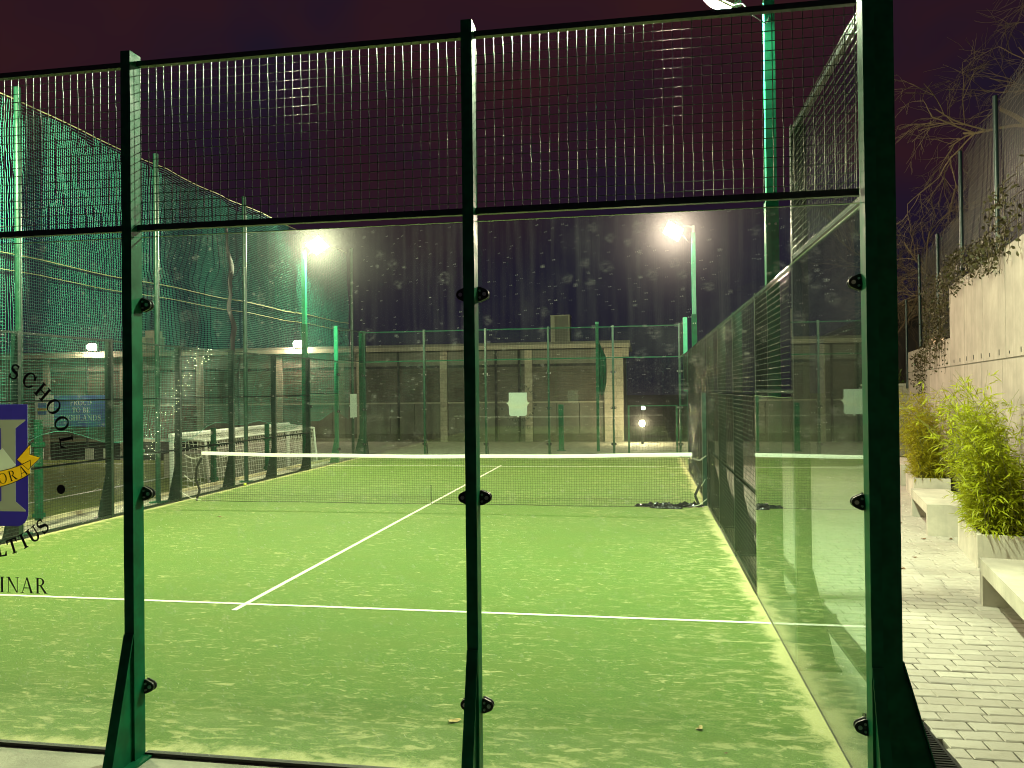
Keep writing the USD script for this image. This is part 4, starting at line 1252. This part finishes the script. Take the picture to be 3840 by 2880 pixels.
def ivy(label, s0, s1, ztop, drop, n, seed, up=0.0, dens=26):
    r = np.random.default_rng(seed)
    t = thing("ivy", label, "ivy", run((s0 + s1) / 2, WL, ztop))
    o = run((s0 + s1) / 2, WL, ztop)
    st, lv = MB(), MB()
    for k in range(n):
        s_ = r.uniform(s0, s1); d = drop * r.uniform(.25, 1.0)
        m_ = 9
        tt = np.linspace(0, 1, m_)
        sw = s_ + np.cumsum(r.normal(0, .035, m_))
        LL = WL + .12 - np.minimum(1, tt * 4) * .16 + r.uniform(-.02, .01)
        zz = ztop + .05 + up * r.uniform(0, 1) - tt * (d + up * .4)
        pts = np.array([run(a, b, c) for a, b, c in zip(sw, LL, zz)])
        st.tube(pts, np.linspace(.006, .0025, m_), 4, False)
        for q_ in range(int(dens * d) + 4):
            u = r.uniform(0, 1) * (m_ - 1.001); i = int(u); p = pts[i] + (pts[i + 1] - pts[i]) * (u - i)
            p = p + r.normal(0, .035, 3) - np.array([RN[0], RN[1], 0]) * abs(r.normal(0, .03))
            leaf_tri(lv, p, r.normal(0, 1, 3) + [0, 0, -.4], np.array([-RN[0], -RN[1], .5]) + r.normal(0, .4, 3), r.uniform(.04, .085), r.uniform(.03, .06), .3)
    part("stems", st, M["ivy_stem"], t, off=o, kind="stuff"); part("leaves", lv, M["ivy_leaf"], t, off=o, kind="stuff")


ivy("thin ivy strands hanging down the low part of the wall", 19.9, 22.0, 3.0, 1.35, 15, 3)
ivy("thick dry ivy heaped on the wall's lower step against the fence", 17.1, 20.2, 3.05, .25, 70, 4, up=1.5, dens=60)
ivy("ivy creeping along the upper edge of the wall", 13.0, 17.0, 4.0, .28, 46, 6, up=.55, dens=60)
ivy("tuft of ivy on the wall edge by the right fence post", 11.2, 13.6, 4.0, .18, 30, 8, up=.9, dens=60)


def bare_tree(label, base, h, seed, lean=(0, 0), spread=.55, r0=.10, droop=.0, depth=6):
    r = np.random.default_rng(seed)
    t = thing("bare_tree", label, "tree", base)
    tr, br = MB(), MB()
    base = np.asarray(base, float)

    def grow(p, d, L, rad, lev, mb):
        n = 5
        pts = [p]
        dd = d.copy()
        for _ in range(n):
            dd = dd + r.normal(0, .10, 3) + np.array([0, 0, (-droop if lev > 2 else .03)])
            dd /= np.linalg.norm(dd); pts.append(pts[-1] + dd * L / n)
        pts = np.array(pts)
        mb.tube(pts, np.linspace(rad, rad * .62, n + 1), 6 if lev < 2 else 3, False)
        if lev >= depth:
            return
        kids = r.integers(2, 4) + (1 if 1 < lev < 5 else 0)
        for k in range(kids):
            i = r.integers(2, n + 1) if lev > 0 else r.integers(3, n + 1)
            ax = r.normal(0, 1, 3); ax -= ax @ dd * dd; ax /= np.linalg.norm(ax)
            nd = dd + ax * r.uniform(spread * .6, spread * 1.5); nd /= np.linalg.norm(nd)
            grow(pts[i], nd, L * r.uniform(.62, .86), max(.0036, rad * .57), lev + 1, br)
    grow(base, np.array([lean[0], lean[1], 1.0]) / math.sqrt(1 + lean[0] ** 2 + lean[1] ** 2), h * .30, r0, 0, tr)
    part("trunk", tr, M["trunk"], t, smooth=True, off=base); part("branches", br, M["twig"], t, off=base, kind="stuff")


bare_tree("large bare tree on the bank, its branches filling the upper right", run(17.5, 5.2, 4.0), 8.6, 11, (-.16, .05), .70, .12, .05, 7)
bare_tree("slim bare tree beyond the end of the retaining wall", run(30, 2.4, 1.0), 9.0, 5, (.03, 0), .5, .085, .02, 6)
bare_tree("bare shrubby tree behind the fence, right of the dark corner post", run(25, 4.3, 2.9), 5.5, 14, (-.1, 0), .75, .07, .06, 6)

lw = thing("low_wall", "low pale block wall beyond the end of the retaining wall", "wall", (17.2, 20.6, 0))
z = 0.0; i = 0
while z < 1.95:
    for k in range(8):
        x0 = -1.8 + .42 * k + (.21 if i % 2 else 0)
        part("block", MB().box((x0 + .004, -.1, z + .004), (x0 + .416, .1, z + .256), .008), M["stone_block"], lw)
    z += .26; i += 1
part("coping", MB().box((-1.85, -.14, z + .001), (1.85, .14, z + .07), .008), M["bench_concrete"], lw)
sh = thing("shrub", "leafy shrub growing above the low wall beside the corner post", "shrub", (16.4, 21.2, 1.9))
lv = MB(); r = np.random.default_rng(12)
for k in range(420):
    d = r.normal(0, 1, 3); d[2] = abs(d[2]) * .9; d /= np.linalg.norm(d)
    leaf_tri(lv, d * r.uniform(.1, .75) * np.array([1.3, .7, .9]), d + r.normal(0, .4, 3), r.normal(0, 1, 3), r.uniform(.09, .17), r.uniform(.03, .05), .4)
part("stems", MB().tube([(0, 0, -1.9), (.02, 0, -.6), (.05, 0, .2)], .03, 6), M["trunk"], sh); part("leaves", lv, M["shrub_leaf"], sh, kind="stuff")
hs = thing("house", "dark distant house with one small lit window", "house", (21.5, 34, -1.2))
part("wall", MB().box((-3, 0, 0), (3, 6, 5.9)), M["dark_house"], hs)
part("roof", MB().poly(Polygon([(-3.3, 5.901), (3.3, 5.901), (0, 7.4)]), 6.4, frame((0, 6.2, 0), (1, 0, 0), (0, 0, 1.0), (0, -1, 0))), M["dark_gap"], hs)
wn = part("window", MB().box((.25, -.03, 5.05), (.85, -.005, 5.45)), emission("lit_window", (1.0, .62, .32), 2.2), hs)
part("frame", MB().box((.53, -.045, 5.05), (.57, -.031, 5.45)), M["dark_house"], wn)

# ---------------------------------------------------------------- small things
def fallen(x, y, z, s, label, mat, seed, rot):
    r = np.random.default_rng(seed)
    a = np.linspace(0, 2 * math.pi, 15)[:-1]
    rad = s * (1 + .28 * np.cos(a * 3) + .10 * r.normal(0, 1, 14)) * np.where(np.abs(np.cos(a)) > .6, 1.1, .75)
    X, Y = rad * np.cos(a), rad * np.sin(a) * .75
    zz = .003 + .012 * np.abs(np.sin(a + 1)) * (s / .03)
    v = np.vstack([np.stack([X, Y, zz], 1), [[0, 0, .004]]])
    w_ = v.copy(); w_[:, 2] -= .0012
    f_ = [[k, (k + 1) % 14, 14] for k in range(14)]
    t = MB().add(v, f_).add(w_, np.array(f_)[:, ::-1])
    c, s_ = math.cos(rot), math.sin(rot)
    vv, ff_ = t.arrays(); vv = vv @ np.array([[c, s_, 0], [-s_, c, 0], [0, 0, 1]])
    m = part("fallen_leaf", (vv, ff_), M[mat], label=label, category="leaf")
    UsdGeom.Xformable(m).AddTranslateOp().Set(Gf.Vec3d(x, y, z))


fallen(7.70, .67, 0, .034, "pale dry leaf on the turf left of the middle post's foot", "leaf_dead", 1, .3)
fallen(9.22, .78, 0, .026, "small reddish dry leaf on the turf near the right glass", "leaf_dead", 2, 1.2)
fallen(9.34, .47, 0, .010, "tiny dark leaf scrap on the turf near the right corner", "leaf_brown", 3, .2)
fallen(1.83, 8.04, 0, .030, "dark leaf on the far turf left of the centre line", "leaf_brown", 4, .9)
for k, (s_, l_, lab) in enumerate(((11.9, 1.40, "brown leaf on the paving before the middle bench"), (12.0, 1.75, "brown leaf lying at the foot of the middle bench's near leg"), (10.6, 1.15, "brown leaf on the paving left of the nearer planter"), (9.9, .95, "brown leaf on the paving in the middle of the walk"), (13.2, 1.25, "brown leaf on the paving left of the middle bench"))):
    q_ = run(s_, l_)
    fallen(q_[0], q_[1], -.002, .030, lab, "leaf_brown", 20 + k, k * 1.1)
bq = part("padel_ball", MB().tm(trimesh.creation.icosphere(3, .033), frame((0, 0, .033), (1, 0, 0), (0, 1, 0))), M["ball"], smooth=True, label="yellow-green ball lying at the foot of the left mesh", category="ball")
UsdGeom.Xformable(bq).AddTranslateOp().Set(Gf.Vec3d(.05, 12.2, 0))
